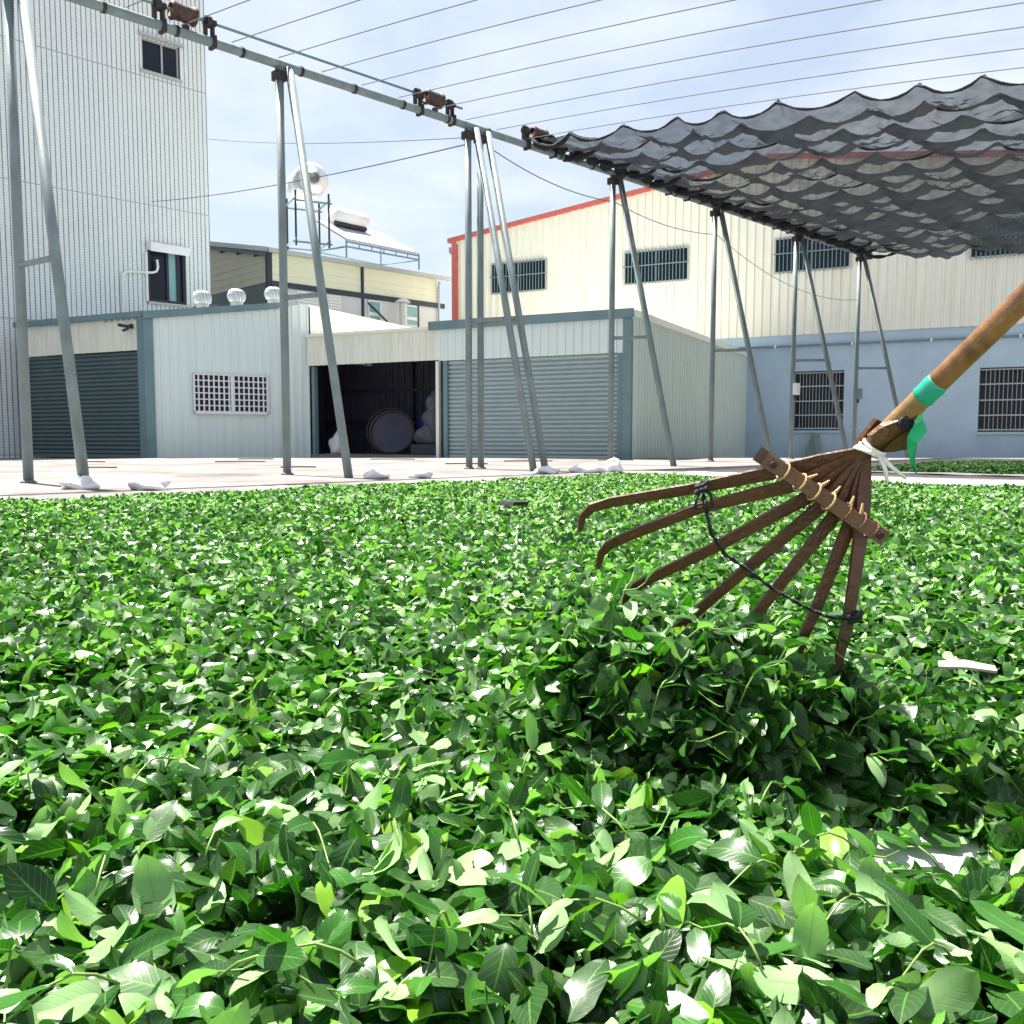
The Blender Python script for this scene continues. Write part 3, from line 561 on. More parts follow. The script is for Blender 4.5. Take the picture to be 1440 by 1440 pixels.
HAo.one('lower_board', 'green_grey', ho, 0.15, 6, 0.0, 0.04, 2.0, 5.495)
mb = MB(); mb.hexa([HAo.p(0, 0.0, eav - 0.2), HAo.p(6, 0.0, eav + 0.98), HAo.p(6, 0.14, eav + 0.98), HAo.p(0, 0.14, eav - 0.2), HAo.p(0, 0, eav - 0.08), HAo.p(6, 0, eav + 1.1), HAo.p(6, 0.14, eav + 1.1), HAo.p(0, 0.14, eav - 0.08)]); mb.build('verge_board', 'trim', ho)
# rooftop water tank and solar heater
tk = thing('water_tank', (-6.8, 31, 6.8), 'stainless steel cylindrical water tank on a tall stand over the cream house', 'water tank')
ax = Vector((0.45, -0.89, 0)).normalized(); sd_ = Vector((0.89, 0.45, 0)); c = Vector((-6.8, 31.0, 8.85))
MB().lathe(c - ax * 0.75, ax, [(0.10, -0.1), (0.38, -0.05), (0.52, 0.06), (0.55, 0.12), (0.55, 0.42), (0.56, 0.44), (0.55, 0.46), (0.55, 1.05), (0.56, 1.07), (0.55, 1.09), (0.55, 1.38), (0.52, 1.44), (0.38, 1.55), (0.10, 1.6)], 28).build('tank', 'steel', tk, True)
MB().lathe(c + ax * 0.82, ax, [(0.2, 0), (0.2, 0.05), (0.17, 0.07)], 20).build('end_hatch', 'frame', tk, True)
for sx in (-0.55, 0.55):
    for sy in (-0.6, 0.6):
        b = c + sd_ * sx + ax * sy; MB().tube([(b.x, b.y, 6.7), (b.x, b.y, 8.45)], 0.035, 6).build('leg', 'dark', tk)
for zz_, nm in ((8.22, 'cradle_rail'), (6.9, 'base_rail')):
    for sx in (-0.55, 0.55): MB().tube([c + sd_ * sx * 1.02 + ax * -0.7 + Vector((0, 0, zz_ - 8.85)), c + sd_ * sx * 1.02 + ax * 0.7 + Vector((0, 0, zz_ - 8.85))], 0.035, 6).build(nm, 'trim', tk)
    for sy in (-0.6, 0.6): MB().tube([c + sd_ * -0.65 + ax * sy + Vector((0, 0, zz_ - 8.93)), c + sd_ * 0.65 + ax * sy + Vector((0, 0, zz_ - 8.93))], 0.035, 6).build(nm, 'trim', tk)
MB().tube([c + Vector((-0.85, 0, -1.2)), c + Vector((-0.9, 0, 0.9))], 0.015, 5).build('vent_pipe', 'frame', tk)
he = thing('solar_water_heater', (-5, 32.5, 6.7), 'solar water heater with white tank over a sloping panel on the cream house', 'water heater')
pa = [Vector((-6.75, 31.9, 7.85)), Vector((-5.53, 31.0, 7.02)), Vector((-3.34, 33.3, 7.0)), Vector((-4.85, 34.3, 7.95))]
MB().prism(pa, (0, 0, 0.07)).build('panel', 'panel', he)
MB().tube([Vector((-6.2, 32.2, 8.12)), Vector((-5.3, 33.3, 8.12))], [0.3, 0.3], 20).build('tank', 'white', he, True)
MB().tube([Vector((-6.1, 32.05, 7.84)), Vector((-5.2, 33.1, 7.84))], 0.08, 6).build('tank_cradle', 'dark', he)
fr_ = [Vector((p.x, p.y, 6.82)) for p in pa]
for i in range(4):
    j = (i + 1) % 4; MB().tube([fr_[i], fr_[j]], 0.03, 6).build('frame_rail', 'trim', he); MB().tube([fr_[i] - Vector((0, 0, 0.35)), pa[i]], 0.03, 6).build('leg', 'trim', he)
    if i == 1:
        for k in range(1, 6):
            q = fr_[1].lerp(fr_[2], k / 6); MB().tube([q, Vector((q.x, q.y, 7.0))], 0.02, 5).build('strut', 'trim', he)
MB().tube([pa[1] - Vector((0, 0, 0.04)), pa[2] - Vector((0, 0, 0.04))], 0.03, 6).build('frame_rail', 'trim', he)
st = thing('stove_pipe', HB.p(4.95, 1.0, 3.0), 'white capped flue pipe standing before the cream house windows', 'flue')
MB().lathe(HB.p(4.97, 0.6, 2.9), (0, 0, 1), [(0.13, 0), (0.13, 2.35)], 14).build('pipe', 'white', st, True)
MB().lathe(HB.p(4.97, 0.6, 5.27), (0, 0, 1), [(0.28, 0), (0.26, 0.05), (0.15, 0.13), (0.02, 0.17)], 18).build('cap', 'white', st, True)

# ------------------------------------------------------------------ steel supports, pipe, wires
R0 = Vector((-4.66, 8.65, 0)); RS = Vector((2.10, 2.09, 0)); q3 = Vector((Q[0], Q[1], 0)); p3 = Vector((P[0], P[1], 0)); PIPE_Z = 4.64
row = lambda i, z=0.0: R0 + RS * i + Vector((0, 0, z))
fl = ['nearest galvanised A-frame support, at the left edge before the dark roller door', 'galvanised A-frame support standing before the white grid-window shed', 'left one of the paired A-frame supports before the right roller door',
      'right one of the paired A-frame supports before the right roller door', 'A-frame support standing before the right corner of the roller-door shed', 'A-frame support standing before the grey corrugated side of the shed', 'A-frame support crossing the left barred window of the blue wall', 'farthest A-frame support before the bare blue wall, at the net end']
def support(i, label, foot):
    b = row(i); f = thing('support_frame', b, label, 'support frame', 'A-frame supports under the overhead pipe')
    MB().tube([b + Vector((0, 0, -0.35)), b + Vector((0, 0, 2.4)), b + Vector((0, 0, PIPE_Z - 0.04))], 0.047, 14).build('post', 'galv', f, True)
    bt = b + q3 * 0.05 + p3 * 0.10 + Vector((0, 0, PIPE_Z - 0.03)); bb = b + q3 * foot + Vector((0, 0, -0.02)); bb2 = bb + (bb - bt).normalized() * 0.35
    MB().tube([bt, bb2], 0.047, 14).build('brace', 'galv', f, True)
    MB().tube([b + Vector((0, 0, 2.04)), bt.lerp(bb, (PIPE_Z - 2.04) / PIPE_Z) + Vector((0, 0, -0.01))], 0.028, 10).build('tie_bar', 'galv', f, True)
    MB().box(b + Vector((0, 0, PIPE_Z - 0.13)), 0.13, 0.13, 0.10, p3, q3).build('clamp', 'rust', f)
    MB().lathe(b - Vector((0, 0, 0.3)), (0, 0, 1), [(0.075, 0), (0.075, 0.315), (0.052, 0.325)], 14).build('footing', 'concrete', f)
    return f
support(0.02, fl[0], 1.44)
proto = support(0.965, fl[1], 1.25)
for i, lab in zip((1.935, 2.01, 2.985, 3.98, 5, 6), fl[2:]): o = dup(proto, RS * (i - 0.965)); o['label'] = lab
pipe = thing('overhead_pipe', row(-1.5, PIPE_Z), 'long galvanised pipe resting along the tops of the A-frame supports', 'pipe')
MB().tube([row(-1.5 + 0.5 * k, PIPE_Z) for k in range(15)] + [row(6.05, PIPE_Z)], 0.05, 14).build('tube', 'galv', pipe, True)
for k in range(-6, 24):
    i = k * 0.25 + 0.06
    MB().tube([row(i - 0.006, PIPE_Z), row(i + 0.006, PIPE_Z)], 0.057, 12).build('wire_clamp', 'rust', pipe)
tag(MB().tube([row(-1.5, PIPE_Z + 0.2), row(1.9, PIPE_Z + 0.2)], 0.016, 8).build('drive_rod', 'trim', None, True), 'thin steel drive rod running above the overhead pipe between the winches', 'rod')
WD = Vector((0.79, -0.613, 0)).normalized()
hw = lambda t: 4.77 - 0.055 * t - 0.0045 * t * t
def winch(i, label, drum=True):
    b = row(i, PIPE_Z); t = thing('cable_winch', b, label, 'winch', 'winches along the overhead pipe')
    for di in (-0.085, 0.10):
        c = row(i + di, PIPE_Z); mb = MB()
        mb.box(c + Vector((0, 0, 0.08)) + p3 * 0.03, 0.03, 0.05, 0.25, p3, q3); mb.box(c + Vector((0, 0, 0.13)) - p3 * 0.05, 0.03, 0.05, 0.15, p3, q3)
        mb.box(c + Vector((0, 0, 0.2)), 0.14, 0.06, 0.05, p3, q3); mb.box(c + Vector((0, 0, 0.0)) + p3 * 0.03, 0.04, 0.125, 0.125, p3, q3)
        mb.lathe(c + Vector((0, 0, 0.2)) - p3 * 0.05, p3, [(0.06, 0), (0.065, 0.03), (0.06, 0.06)], 12)
        mb.build('bracket', 'rust', t)
    if drum:
        mb = MB().lathe(row(i - 0.045, PIPE_Z + 0.2), RS, [(0.07, 0), (0.1, 0.01), (0.1, 0.03), (0.085, 0.035), (0.088, 0.10), (0.083, 0.12), (0.088, 0.16), (0.085, 0.24), (0.1, 0.245), (0.1, 0.265), (0.07, 0.275)], 20)
        mb.build('drum', 'drum', t, True)
    MB().box(row(i + 0.01, PIPE_Z + 0.065), 0.06, 0.05, 0.05, p3, q3).build('stop_block', 'rust', t)
    return t
winch(0.585, 'rusty brown cable winch on the pipe in front of the tiled building')
winch(1.73, 'dark cable winch on the pipe just left of the paired supports')
winch(2.40, 'dark cable winch tangled in net at the near corner of the shade net')
winch(3.57, 'dark winch under the net above the fourth support')
winch(4.79, 'dark winch on the pipe above the warehouse gable window')
winch(6.07, 'farthest dark winch on the pipe at the end of the net')
ordn = ['first', 'second', 'third', 'fourth', 'fifth', 'sixth', 'seventh', 'eighth', 'ninth', 'tenth', 'eleventh', 'twelfth', 'thirteenth', 'fourteenth']
for k in range(14):
    i = -0.19 + 0.192 * k; b = row(i, 0)
    pts = [b + WD * t + Vector((0, 0, hw(t) - 0.06)) for t in np.linspace(0, 14, 15)]
    tag(MB().tube(pts, 0.0055, 5, False).build('stretched_wire', 'wire'), f'thin steel wire crossing the sky, {ordn[k]} along the pipe from the left', 'wire', 'wires stretched over the yard')
def cable(name, p0, p1, sag, r, label, n=18):
    p0, p1 = Vector(p0), Vector(p1)
    pts = [p0.lerp(p1, k / n) - Vector((0, 0, 4 * sag * (k / n) * (1 - k / n))) for k in range(n + 1)]
    tag(MB().tube(pts, r, 5).build(name, 'wire'), label, 'cable')
cable('slack_cable', row(1.95, 4.42), TF.p(1.7, 0.05, 6.9), 0.12, 0.009, 'grey cable running from the paired supports down past the water tank to the tiled building')
cable('slack_cable', row(1.95, 4.5), TF.p(0.0, 0.05, 8.95), 0.1, 0.006, 'thin level cable from the paired supports to the tiled building corner')
cable('slack_cable', row(2.1, 4.42), row(3.0, 4.2), 0.12, 0.008, 'sagging cable between the paired supports and the next support')
cable('slack_cable', row(3.0, 4.2), row(4.0, 4.15), 0.12, 0.007, 'sagging cable before the warehouse gable, right of the fourth support')
cable('slack_cable', row(4.0, 4.15), row(6.0, 3.6), 0.35, 0.006, 'faint sagging cable across the warehouse wall under the net')
def switch_box(i, label, dz=1.45):
    b = row(i, dz); t = thing('switch_box', b, label, 'switch box')
    MB().box(b - p3 * 0.0 + q3 * 0.09, 0.14, 0.09, 0.24, p3, q3).build('case', 'white' if i == 5 else 'trim', t); MB().box(b + q3 * 0.07 + Vector((0, 0, -0.16)), 0.03, 0.03, 0.1, p3, q3).build('plug', 'dark', t)
switch_box(5, 'small white electrical box on the support before the barred blue-wall window'); switch_box(6, 'small grey electrical box on the farthest support')

# ------------------------------------------------------------------ shade net
def build_net():
    i0, i1 = 2.36, 6.12; L = (RS * (i1 - i0)).length; rows, cell, tmax = 16, 0.75, 10.5
    na, nt = rows * 12, int(tmax / cell * 14)
    a = np.linspace(0, rows, na + 1); t = np.linspace(-0.02, tmax, nt + 1)
    Aa, Tt = np.meshgrid(a, t, indexing='ij')
    ka = np.floor(np.minimum(Aa, rows - 1e-6)); fa = Aa - ka; sh_ = 0.5 * (ka % 2) + 0.37 * np.sin(ka * 2.1)
    fb = (Tt / cell + 0.16 * sh_ + 0.11 * np.sin(Tt * 2.3 + ka * 1.7)); kb = np.floor(fb); fb = fb - kb
    rnd = 0.95 + 0.4 * np.sin(Tt * 3.1 + ka * 2.3) * np.sin(Tt * 1.3 + ka * 4.1) + 0.15 * np.sin(ka * 5.7)
    start = np.clip(Tt / 1.2, 0.25, 1)
    fs = fa ** 1.25
    pk = 1 - np.abs(2 * fb - 1)                                # 0 at the hooks, 1 midway
    sag = 0.27 * np.sin(math.pi * fs) ** 0.8 * rnd * start
    hook = 0.17 * np.sin(math.pi * fb) ** 0.62 * (1 - 0.8 * np.sin(math.pi * fs)) * start
    ridge = 0.055 * np.sin(math.pi * fs) * (1 - pk) ** 3 * start
    w1 = np.sin(fb * 9 + fa * 16 + 5 * np.sin(kb * 3.1 + ka) + Tt * 3); w2 = np.sin(Tt * 41 - Aa * 17 + 2 * np.sin(Tt * 7)); w3 = np.sin(fa * 22 - fb * 7 + kb * 2.3 + ka * 1.7)
    wr = 0.022 * w1 + 0.010 * w2 + 0.022 * w3 * fa
    z = hw(Tt) - sag - hook + ridge + wr * start * np.sin(math.pi * np.clip(fa, 0.03, 0.97)) ** 0.5
    X = R0.x + RS.x * i0 + p3.x * L * Aa / rows + WD.x * Tt; Y = R0.y + RS.y * i0 + p3.y * L * Aa / rows + WD.y * Tt
    lean = 0.05 * np.sin(math.pi * fa) * np.sin(2 * math.pi * fb)
    X += WD.x * lean; Y += WD.y * lean
    co = np.stack([X, Y, z], -1).reshape(-1, 3)
    org = np.array([X.mean(), Y.mean(), 3.9]); co = co - org
    n = nt + 1; ii, jj = np.meshgrid(np.arange(na), np.arange(nt), indexing='ij'); k = (ii * n + jj).ravel()
    quads = np.stack([k, k + 1, k + n + 1, k + n], -1)
    me = bpy.data.meshes.new('net_cloth'); me.from_pydata(co.tolist(), [], quads.tolist())
    at = me.attributes.new('fold', 'FLOAT', 'POINT')
    edge = np.maximum(0.95 - fa * 14, 0) + np.maximum(0.95 - (1 - fa) * 5.0, 0) + np.maximum(0.95 - np.minimum(fb, 1 - fb) * 17, 0) * np.clip(1.1 - fa, 0, 1)
    edge = edge + 0.8 * np.clip(w1 - 0.72, 0, 1) * 3 * fa + 0.8 * np.clip(w3 - 0.7, 0, 1) * 3 * np.clip(fa * 1.5, 0, 1) + 0.5 * np.clip(fa - 0.45, 0, 1)
    edge = np.maximum(edge, 0.99 - np.clip(Tt - 0.25, 0, 9) * 0.6 + 0.15 * w2)
    at.data.foreach_set('value', np.clip(edge, 0, 0.97).ravel().astype(np.float32))
    me.materials.append(M['net']); me.shade_smooth()
    root = thing('shade_net', tuple(org), 'black shade net hanging in scalloped folds from wires at upper right', 'shade net')
    o = bpy.data.objects.new('net_cloth', me); COL.objects.link(o); o.parent = root
    # gathered net rolled along each carrying wire
    for r in range(rows + 1):
        b0 = R0 + RS * i0 + p3 * (L * r / rows); pts = []; rad = []
        for k in range(113):
            t_ = tmax * k / 112; ph = (t_ / cell + 0.16 * (0.5 * (r % 2) + 0.37 * S(r * 2.1)) + 0.11 * S(t_ * 2.3 + r * 1.7)) % 1.0
            pts.append(b0 + WD * t_ + Vector((0, 0, hw(t_) - 0.17 * S(math.pi * ph) ** 0.62 - 0.008))); rad.append((0.008 + 0.011 * abs(S(t_ * 9 + r * 1.7))) * (1 + 2.2 * max(0, 1 - t_ / 1.2)))
        MB().tube(pts, rad, 6).build('gathered_edge', 'netdark', root, True)
    for r in range(0, rows * 2):                           # knots of bunched net against the pipe
        c = R0 + RS * i0 + p3 * (L * (r + 0.4) / (rows * 2)) + WD * 0.12; c.z = PIPE_Z + 0.05
        rr = 0.075 + 0.05 * random.random(); MB().lathe(c - Vector((0, 0, rr)), (0.1 * S(r), 0.1, 1), [(rr * 0.4, 0), (rr, rr * 0.6), (rr * 1.1, rr * 1.1), (rr * 0.7, rr * 1.7), (rr * 0.2, rr * 2)], 9, lambda a_, h: 1 + 0.25 * S(3 * a_ + r + h * 20)).build('bunched_knot', 'netdark', root)
build_net()

# ------------------------------------------------------------------ cloths, leaf beds
FC = np.array([1.06, 9.04])                                # far corner of the main leaf bed
def st_of(x, y): return (x - FC[0]) * P[0] + (y - FC[1]) * P[1], (x - FC[0]) * Q[0] + (y - FC[1]) * Q[1]
def xy_of(s, t): return FC[0] + s * P[0] + t * Q[0], FC[1] + s * P[1] + t * Q[1]
def cloth(name, s0, s1, t0, t1, label, z=0.006, step=0.15):
    ns, nt = int((s1 - s0) / step), int((t1 - t0) / step); vs = []
    for i in range(ns + 1):
        for j in range(nt + 1):
            s, t = s0 + (s1 - s0) * i / ns, t0 + (t1 - t0) * j / nt
            if i in (0, ns): s += 0.05 * S(t * 2.3) + 0.03 * S(t * 7)
            if j in (0, nt): t += 0.06 * S(s * 1.9) + 0.03 * S(s * 6.1)
            x, y = xy_of(s, t); vs.append((x, y, z + ground_z(y) + 0.010 * abs(S(s * 5 + 2 * S(t * 3)) * S(t * 4.3 + S(s * 2)))))
    mb = MB(); mb.add(vs, [(i * (nt + 1) + j, (i + 1) * (nt + 1) + j, (i + 1) * (nt + 1) + j + 1, i * (nt + 1) + j + 1) for i in range(ns) for j in range(nt)])
    return tag(mb.build(name, 'cloth', None, True), label, 'cloth')
cloth('drying_cloth', -11.5, 2.6, -0.75, 11.5, 'big white drying cloth spread under the main bed of tea leaves')
cloth('drying_cloth', 3.9, 8.6, 0.2, 11.0, 'white drying cloth under the far leaf bed by the blue wall')

MC = np.array([0.222, 1.01])
def sinnoise(x, y):
    return (np.sin(x * 3.1 + 1.3 * np.sin(y * 2.3)) * np.sin(y * 2.7 + 0.8) + 0.6 * np.sin(x * 7.3 + y * 4.1 + 1.7) * np.sin(y * 6.1 - x * 3.2) + 0.35 * np.sin(x * 15 + 2 * np.sin(y * 9)) * np.sin(y * 13.0 + 1))
def bed_h(x, y):
    s, t = st_of(x, y)
    h = 0.078 + 0.011 * sinnoise(x, y)
    e = np.minimum.reduce([-s + 0.02 * np.sin(t * 9), t + 0.03 * np.sin(s * 7), s + 12.0, 12.0 - t])
    h = h * np.clip(e / 0.16, 0.0, 1) ** 0.6
    dx, dy = (x - MC[0]) / 0.212, (y - MC[1])
    dy = np.where(dy < 0, dy / 0.115, dy / 0.2)
    r2 = np.sqrt(dx * dx + dy * dy)
    h = h + 0.116 * np.clip((1.15 - r2) * 1.9, 0, 1) ** 0.8 * np.clip(e / 0.2, 0, 1) * (1 - 0.25 * np.clip(dx, -1, 1))
    for (px, py, rx, ry, dpt) in ((0.38, 0.79, 0.105, 0.10, 0.6), (0.395, 0.885, 0.12, 0.082, 1.0), (0.70, 1.36, 0.11, 0.07, 1.0), (-0.66, 1.27, 0.13, 0.07, 0.55), (-0.17, 0.62, 0.05, 0.035, 0.4)):
        k = np.exp(-(((x - px) / rx) ** 2 + ((y - py) / ry) ** 2) ** 1.5); h = h * (1 - dpt * k)
    return h
def bed2_h(x, y):
    s, t = st_of(x, y); e = np.minimum.reduce([s - 4.35, 8.3 - s, t - 0.5, 11 - t])
    return (0.075 + 0.012 * sinnoise(x, y)) * np.clip(e / 0.2, 0, 1) ** 0.6 - 0.0
def in_view(x, y, m=0.9): return (np.abs(x) < 0.5625 * y + m) & (y > 0.25)

ST = {'near': [0, 0.07, 0.2, 0.42, 0.64, 0.85, 0.95, 1.0], 'mid': [0, 0.15, 0.5, 0.86, 1.0]}
def width_of(s): return (1 - 0.25 * np.clip((s - 0.82) / 0.18, 0, 1)) * np.clip(1 - np.abs(2 * np.clip(s, 0, 1) ** 0.92 - 1) ** 2.25, 0, 1) ** 0.66
def leaves(x, y, z, size, lod, rg, pitch_sd=0.42, roll_sd=0.55):
    """verts (n,k,3), faces template, attribute (n,k,4) for n leaves whose middles lie at x, y, z"""
    n = len(x)
    L = size * rg.triangular(0.45, 1.0, 1.5, n); Wd = L * rg.uniform(0.40, 0.56, n)
    k = rg.normal(0.35, 0.85, n); k = np.where(np.abs(k) < 0.05, 0.05, k); fold = np.abs(rg.normal(0.14, 0.2, n)); tw = rg.normal(0, 0.35, n)
    side = rg.normal(0, 0.12, n)
    if lod == 'far':
        ss = np.array([0, 0.2, 0.76, 1.0, 0.76, 0.2]); lat = np.array([0, 1, 1, 0, -1, -1.0]); faces = [(0, 1, 2, 3), (0, 3, 4, 5)]
    else:
        st_ = ST[lod]; ss = np.repeat(st_, 3).astype(float); lt = [-1.0, -0.55, 0, 0.55, 1.0] if lod == 'near' else [-1.0, 0, 1.0]; nc = len(lt); ss = np.repeat(st_, nc).astype(float); lat = np.tile(lt, len(st_)); faces = []
        for j in range(len(st_) - 1):
            for c in range(nc - 1): faces.append((j * nc + c, j * nc + c + 1, j * nc + c + nc + 1, j * nc + c + nc))
    S_, La = ss[None, :], lat[None, :]
    w = width_of(S_) * np.ones((n, 1)); w = np.where((S_ == 0) | (S_ == 1), 0.04, w)
    ks = k[:, None] * S_
    ax = np.sin(ks) / k[:, None] * L[:, None]; az = -(1 - np.cos(ks)) / k[:, None] * L[:, None]
    hw_ = w * Wd[:, None] / 2 * La
    fz = np.abs(hw_) * np.sin(fold)[:, None] * (1.25 - 0.45 * np.abs(La)); fy = hw_ * np.cos(fold)[:, None]
    edge_wave = np.abs(La) * 0.035 * L[:, None] * np.sin(S_ * 9 + rg.uniform(0, 6, n)[:, None] + La * 1.5)
    ta = tw[:, None] * (S_ - 0.5); yy = fy * np.cos(ta) - fz * np.sin(ta) + side[:, None] * (S_ - S_ * S_) * L[:, None]; zz2 = fy * np.sin(ta) + fz * np.cos(ta) + edge_wave
    lx = ax - L[:, None] * 0.5; ly = yy; lz = az + zz2 + (1 - np.cos(k / 2))[:, None] / k[:, None] * L[:, None]
    yaw = rg.uniform(0, 2 * math.pi, n); pit = rg.normal(0.05, pitch_sd, n); rol = rg.normal(0, roll_sd, n)
    flip = rg.random(n) < (0.42 if lod == 'far' else 0.33 if lod == 'mid' else 0.24); rol = np.where(flip, rol + math.pi, rol)
    cr_, sr_ = np.cos(rol)[:, None], np.sin(rol)[:, None]; y1 = ly * cr_ - lz * sr_; z1 = ly * sr_ + lz * cr_
    cp, sp = np.cos(pit)[:, None], np.sin(pit)[:, None]; x2 = lx * cp - z1 * sp; z2 = lx * sp + z1 * cp
    cyw, syw = np.cos(yaw)[:, None], np.sin(yaw)[:, None]; x3 = x2 * cyw - y1 * syw; y3 = x2 * syw + y1 * cyw
    vv = np.stack([x3 + x[:, None], y3 + y[:, None], z2 + z[:, None]], -1)
    hue = np.clip(rg.beta(1.2, 2.4, n), 0, 1); hue = np.where(rg.random(n) < 0.05, 0.97, hue)
    pale = np.where(flip, rg.uniform(0.6 if lod == 'far' else 0.35, 1.0, n), rg.uniform(0, 0.15, n))
    kk = len(ss)
    at = np.stack([np.repeat(hue[:, None], kk, 1), np.repeat(S_, n, 0), np.repeat((La * 0.5 + 0.5), n, 0), np.repeat(pale[:, None], kk, 1)], -1)
    return vv, faces, at, hue, pale
def leaf_mesh(name, vv, faces, at):
    n, k, _ = vv.shape; m = len(faces); fa = np.array(faces)
    idx = (fa[None] + (np.arange(n) * k)[:, None, None]).reshape(-1)
    me = bpy.data.meshes.new(name)
    me.vertices.add(n * k); me.vertices.foreach_set('co', vv.reshape(-1).astype(np.float32))
    me.loops.add(n * m * 4); me.loops.foreach_set('vertex_index', idx.astype(np.int32))
    me.polygons.add(n * m); me.polygons.foreach_set('loop_start', np.arange(0, n * m * 4, 4, dtype=np.int32))
    me.polygons.foreach_set('loop_total', np.full(n * m, 4, dtype=np.int32))
    me.update(calc_edges=True)
    c = me.color_attributes.new('leaf', 'FLOAT_COLOR', 'POINT'); c.data.foreach_set('color', at.reshape(-1).astype(np.float32))
    me.materials.append(M['leaf']); me.shade_smooth(); return me

def scatter(n, ylo, yhi, rg, hfun, margin=0.9, box=None):
    out = []; tot = 0
    while tot < n:
        x = rg.uniform(*(box[0] if box else (-(0.5625 * yhi + margin), 0.5625 * yhi + margin)), n * 2); y = rg.uniform(ylo, yhi, n * 2)
        ok = in_view(x, y, margin) & (hfun(x, y) > 0.022); x, y = x[ok], y[ok]
        if len(x) == 0: break
        out.append(np.stack([x, y])); tot += len(x)
    a = np.concatenate(out, 1); return a[0, :n], a[1, :n]
def area(ylo, yhi, hfun, margin, xr=None):
    g = np.random.default_rng(5); X = 0.5625 * yhi + margin; lo, hi = xr or (-X, X)
    x = g.uniform(lo, hi, 40000); y = g.uniform(ylo, yhi, 40000)
    return (hi - lo) * (yhi - ylo) * np.mean(in_view(x, y, margin) & (hfun(x, y) > 0.022))
bed = thing('tea_leaf_bed', (0, 4, 0), 'thick bed of loose green tea leaves spread over the yard', 'tea leaves'); bed['kind'] = 'stuff'
def bed_part(name, ylo, yhi, dens, size, lod, hfun, parent, thick, seed, margin=0.9, xr=None, gz=0.0, pitch_sd=0.42, roll_sd=0.55):
    rg = np.random.default_rng(seed); n = int(area(ylo, yhi, hfun, margin, xr) * dens)
    x, y = scatter(n, ylo, yhi, rg, hfun, margin, (xr,) if xr else None)
    h = hfun(x, y); z = h - np.minimum(rg.exponential(thick, len(x)), np.maximum(h - 0.012, 0)) + gz
    vv, fa, at, _, _ = leaves(x, y, z, size, lod, rg, pitch_sd, roll_sd)
    vv[..., 2] = np.maximum(vv[..., 2], 0.008 + gz)
    me = leaf_mesh(name, vv, fa, at); o = bpy.data.objects.new(name, me); COL.objects.link(o); o.parent = parent; o.location = (-ORG[parent.name].x, -ORG[parent.name].y, -ORG[parent.name].z)
    o['kind'] = 'stuff'; return o
bed_part('near_leaves', 0.30, 1.7, 10200, 0.0415, 'near', bed_h, bed, 0.022, 1, 0.5, pitch_sd=0.45, roll_sd=0.6)
side_h = lambda x, y: np.where(in_view(x, y, 0.5), 0.0, bed_h(x, y))
bed_part('side_leaves', 0.26, 1.7, 5600, 0.047, 'mid', side_h, bed, 0.014, 12, 1.35)
bed_part('mound_leaves', 0.80, 1.22, 13500, 0.050, 'near', bed_h, bed, 0.016, 2, 0.5, (-0.02, 0.56), pitch_sd=0.8, roll_sd=0.9)
bed_part('middle_leaves', 1.7, 4.4, 5600, 0.047, 'mid', bed_h, bed, 0.013, 3, 1.3)
bed_part('far_leaves', 4.4, 9.6, 4700, 0.048, 'far', bed_h, bed, 0.012, 4, 1.3, pitch_sd=0.55, roll_sd=0.65)
# packed leaves beneath, coloured dark for the deep shade in the gaps
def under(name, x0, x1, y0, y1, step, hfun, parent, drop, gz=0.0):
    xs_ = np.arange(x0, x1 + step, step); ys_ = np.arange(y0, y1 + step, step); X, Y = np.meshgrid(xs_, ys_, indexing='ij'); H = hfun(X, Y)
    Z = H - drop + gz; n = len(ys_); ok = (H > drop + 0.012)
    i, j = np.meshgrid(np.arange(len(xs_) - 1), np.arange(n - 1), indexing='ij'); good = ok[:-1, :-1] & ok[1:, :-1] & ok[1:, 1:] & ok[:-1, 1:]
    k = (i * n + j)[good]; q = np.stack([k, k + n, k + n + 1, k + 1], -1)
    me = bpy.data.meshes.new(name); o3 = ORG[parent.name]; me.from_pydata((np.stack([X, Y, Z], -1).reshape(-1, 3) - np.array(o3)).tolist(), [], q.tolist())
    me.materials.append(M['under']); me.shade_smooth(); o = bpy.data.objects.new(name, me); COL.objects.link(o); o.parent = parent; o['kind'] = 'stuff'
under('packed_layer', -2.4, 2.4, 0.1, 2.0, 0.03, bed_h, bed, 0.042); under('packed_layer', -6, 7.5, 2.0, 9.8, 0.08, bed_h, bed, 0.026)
bed2 = thing('far_leaf_bed', (5, 12, 0), 'second bed of tea leaves beyond the white cloth strip, under the blue wall', 'tea leaves'); bed2['kind'] = 'stuff'
bed_part('far_leaves', 7.4, 15.5, 3000, 0.056, 'far', bed2_h, bed2, 0.011, 6, 0.6, (2.5, 9.5)); under('packed_layer', 2, 10, 7, 16, 0.1, bed2_h, bed2, 0.026)

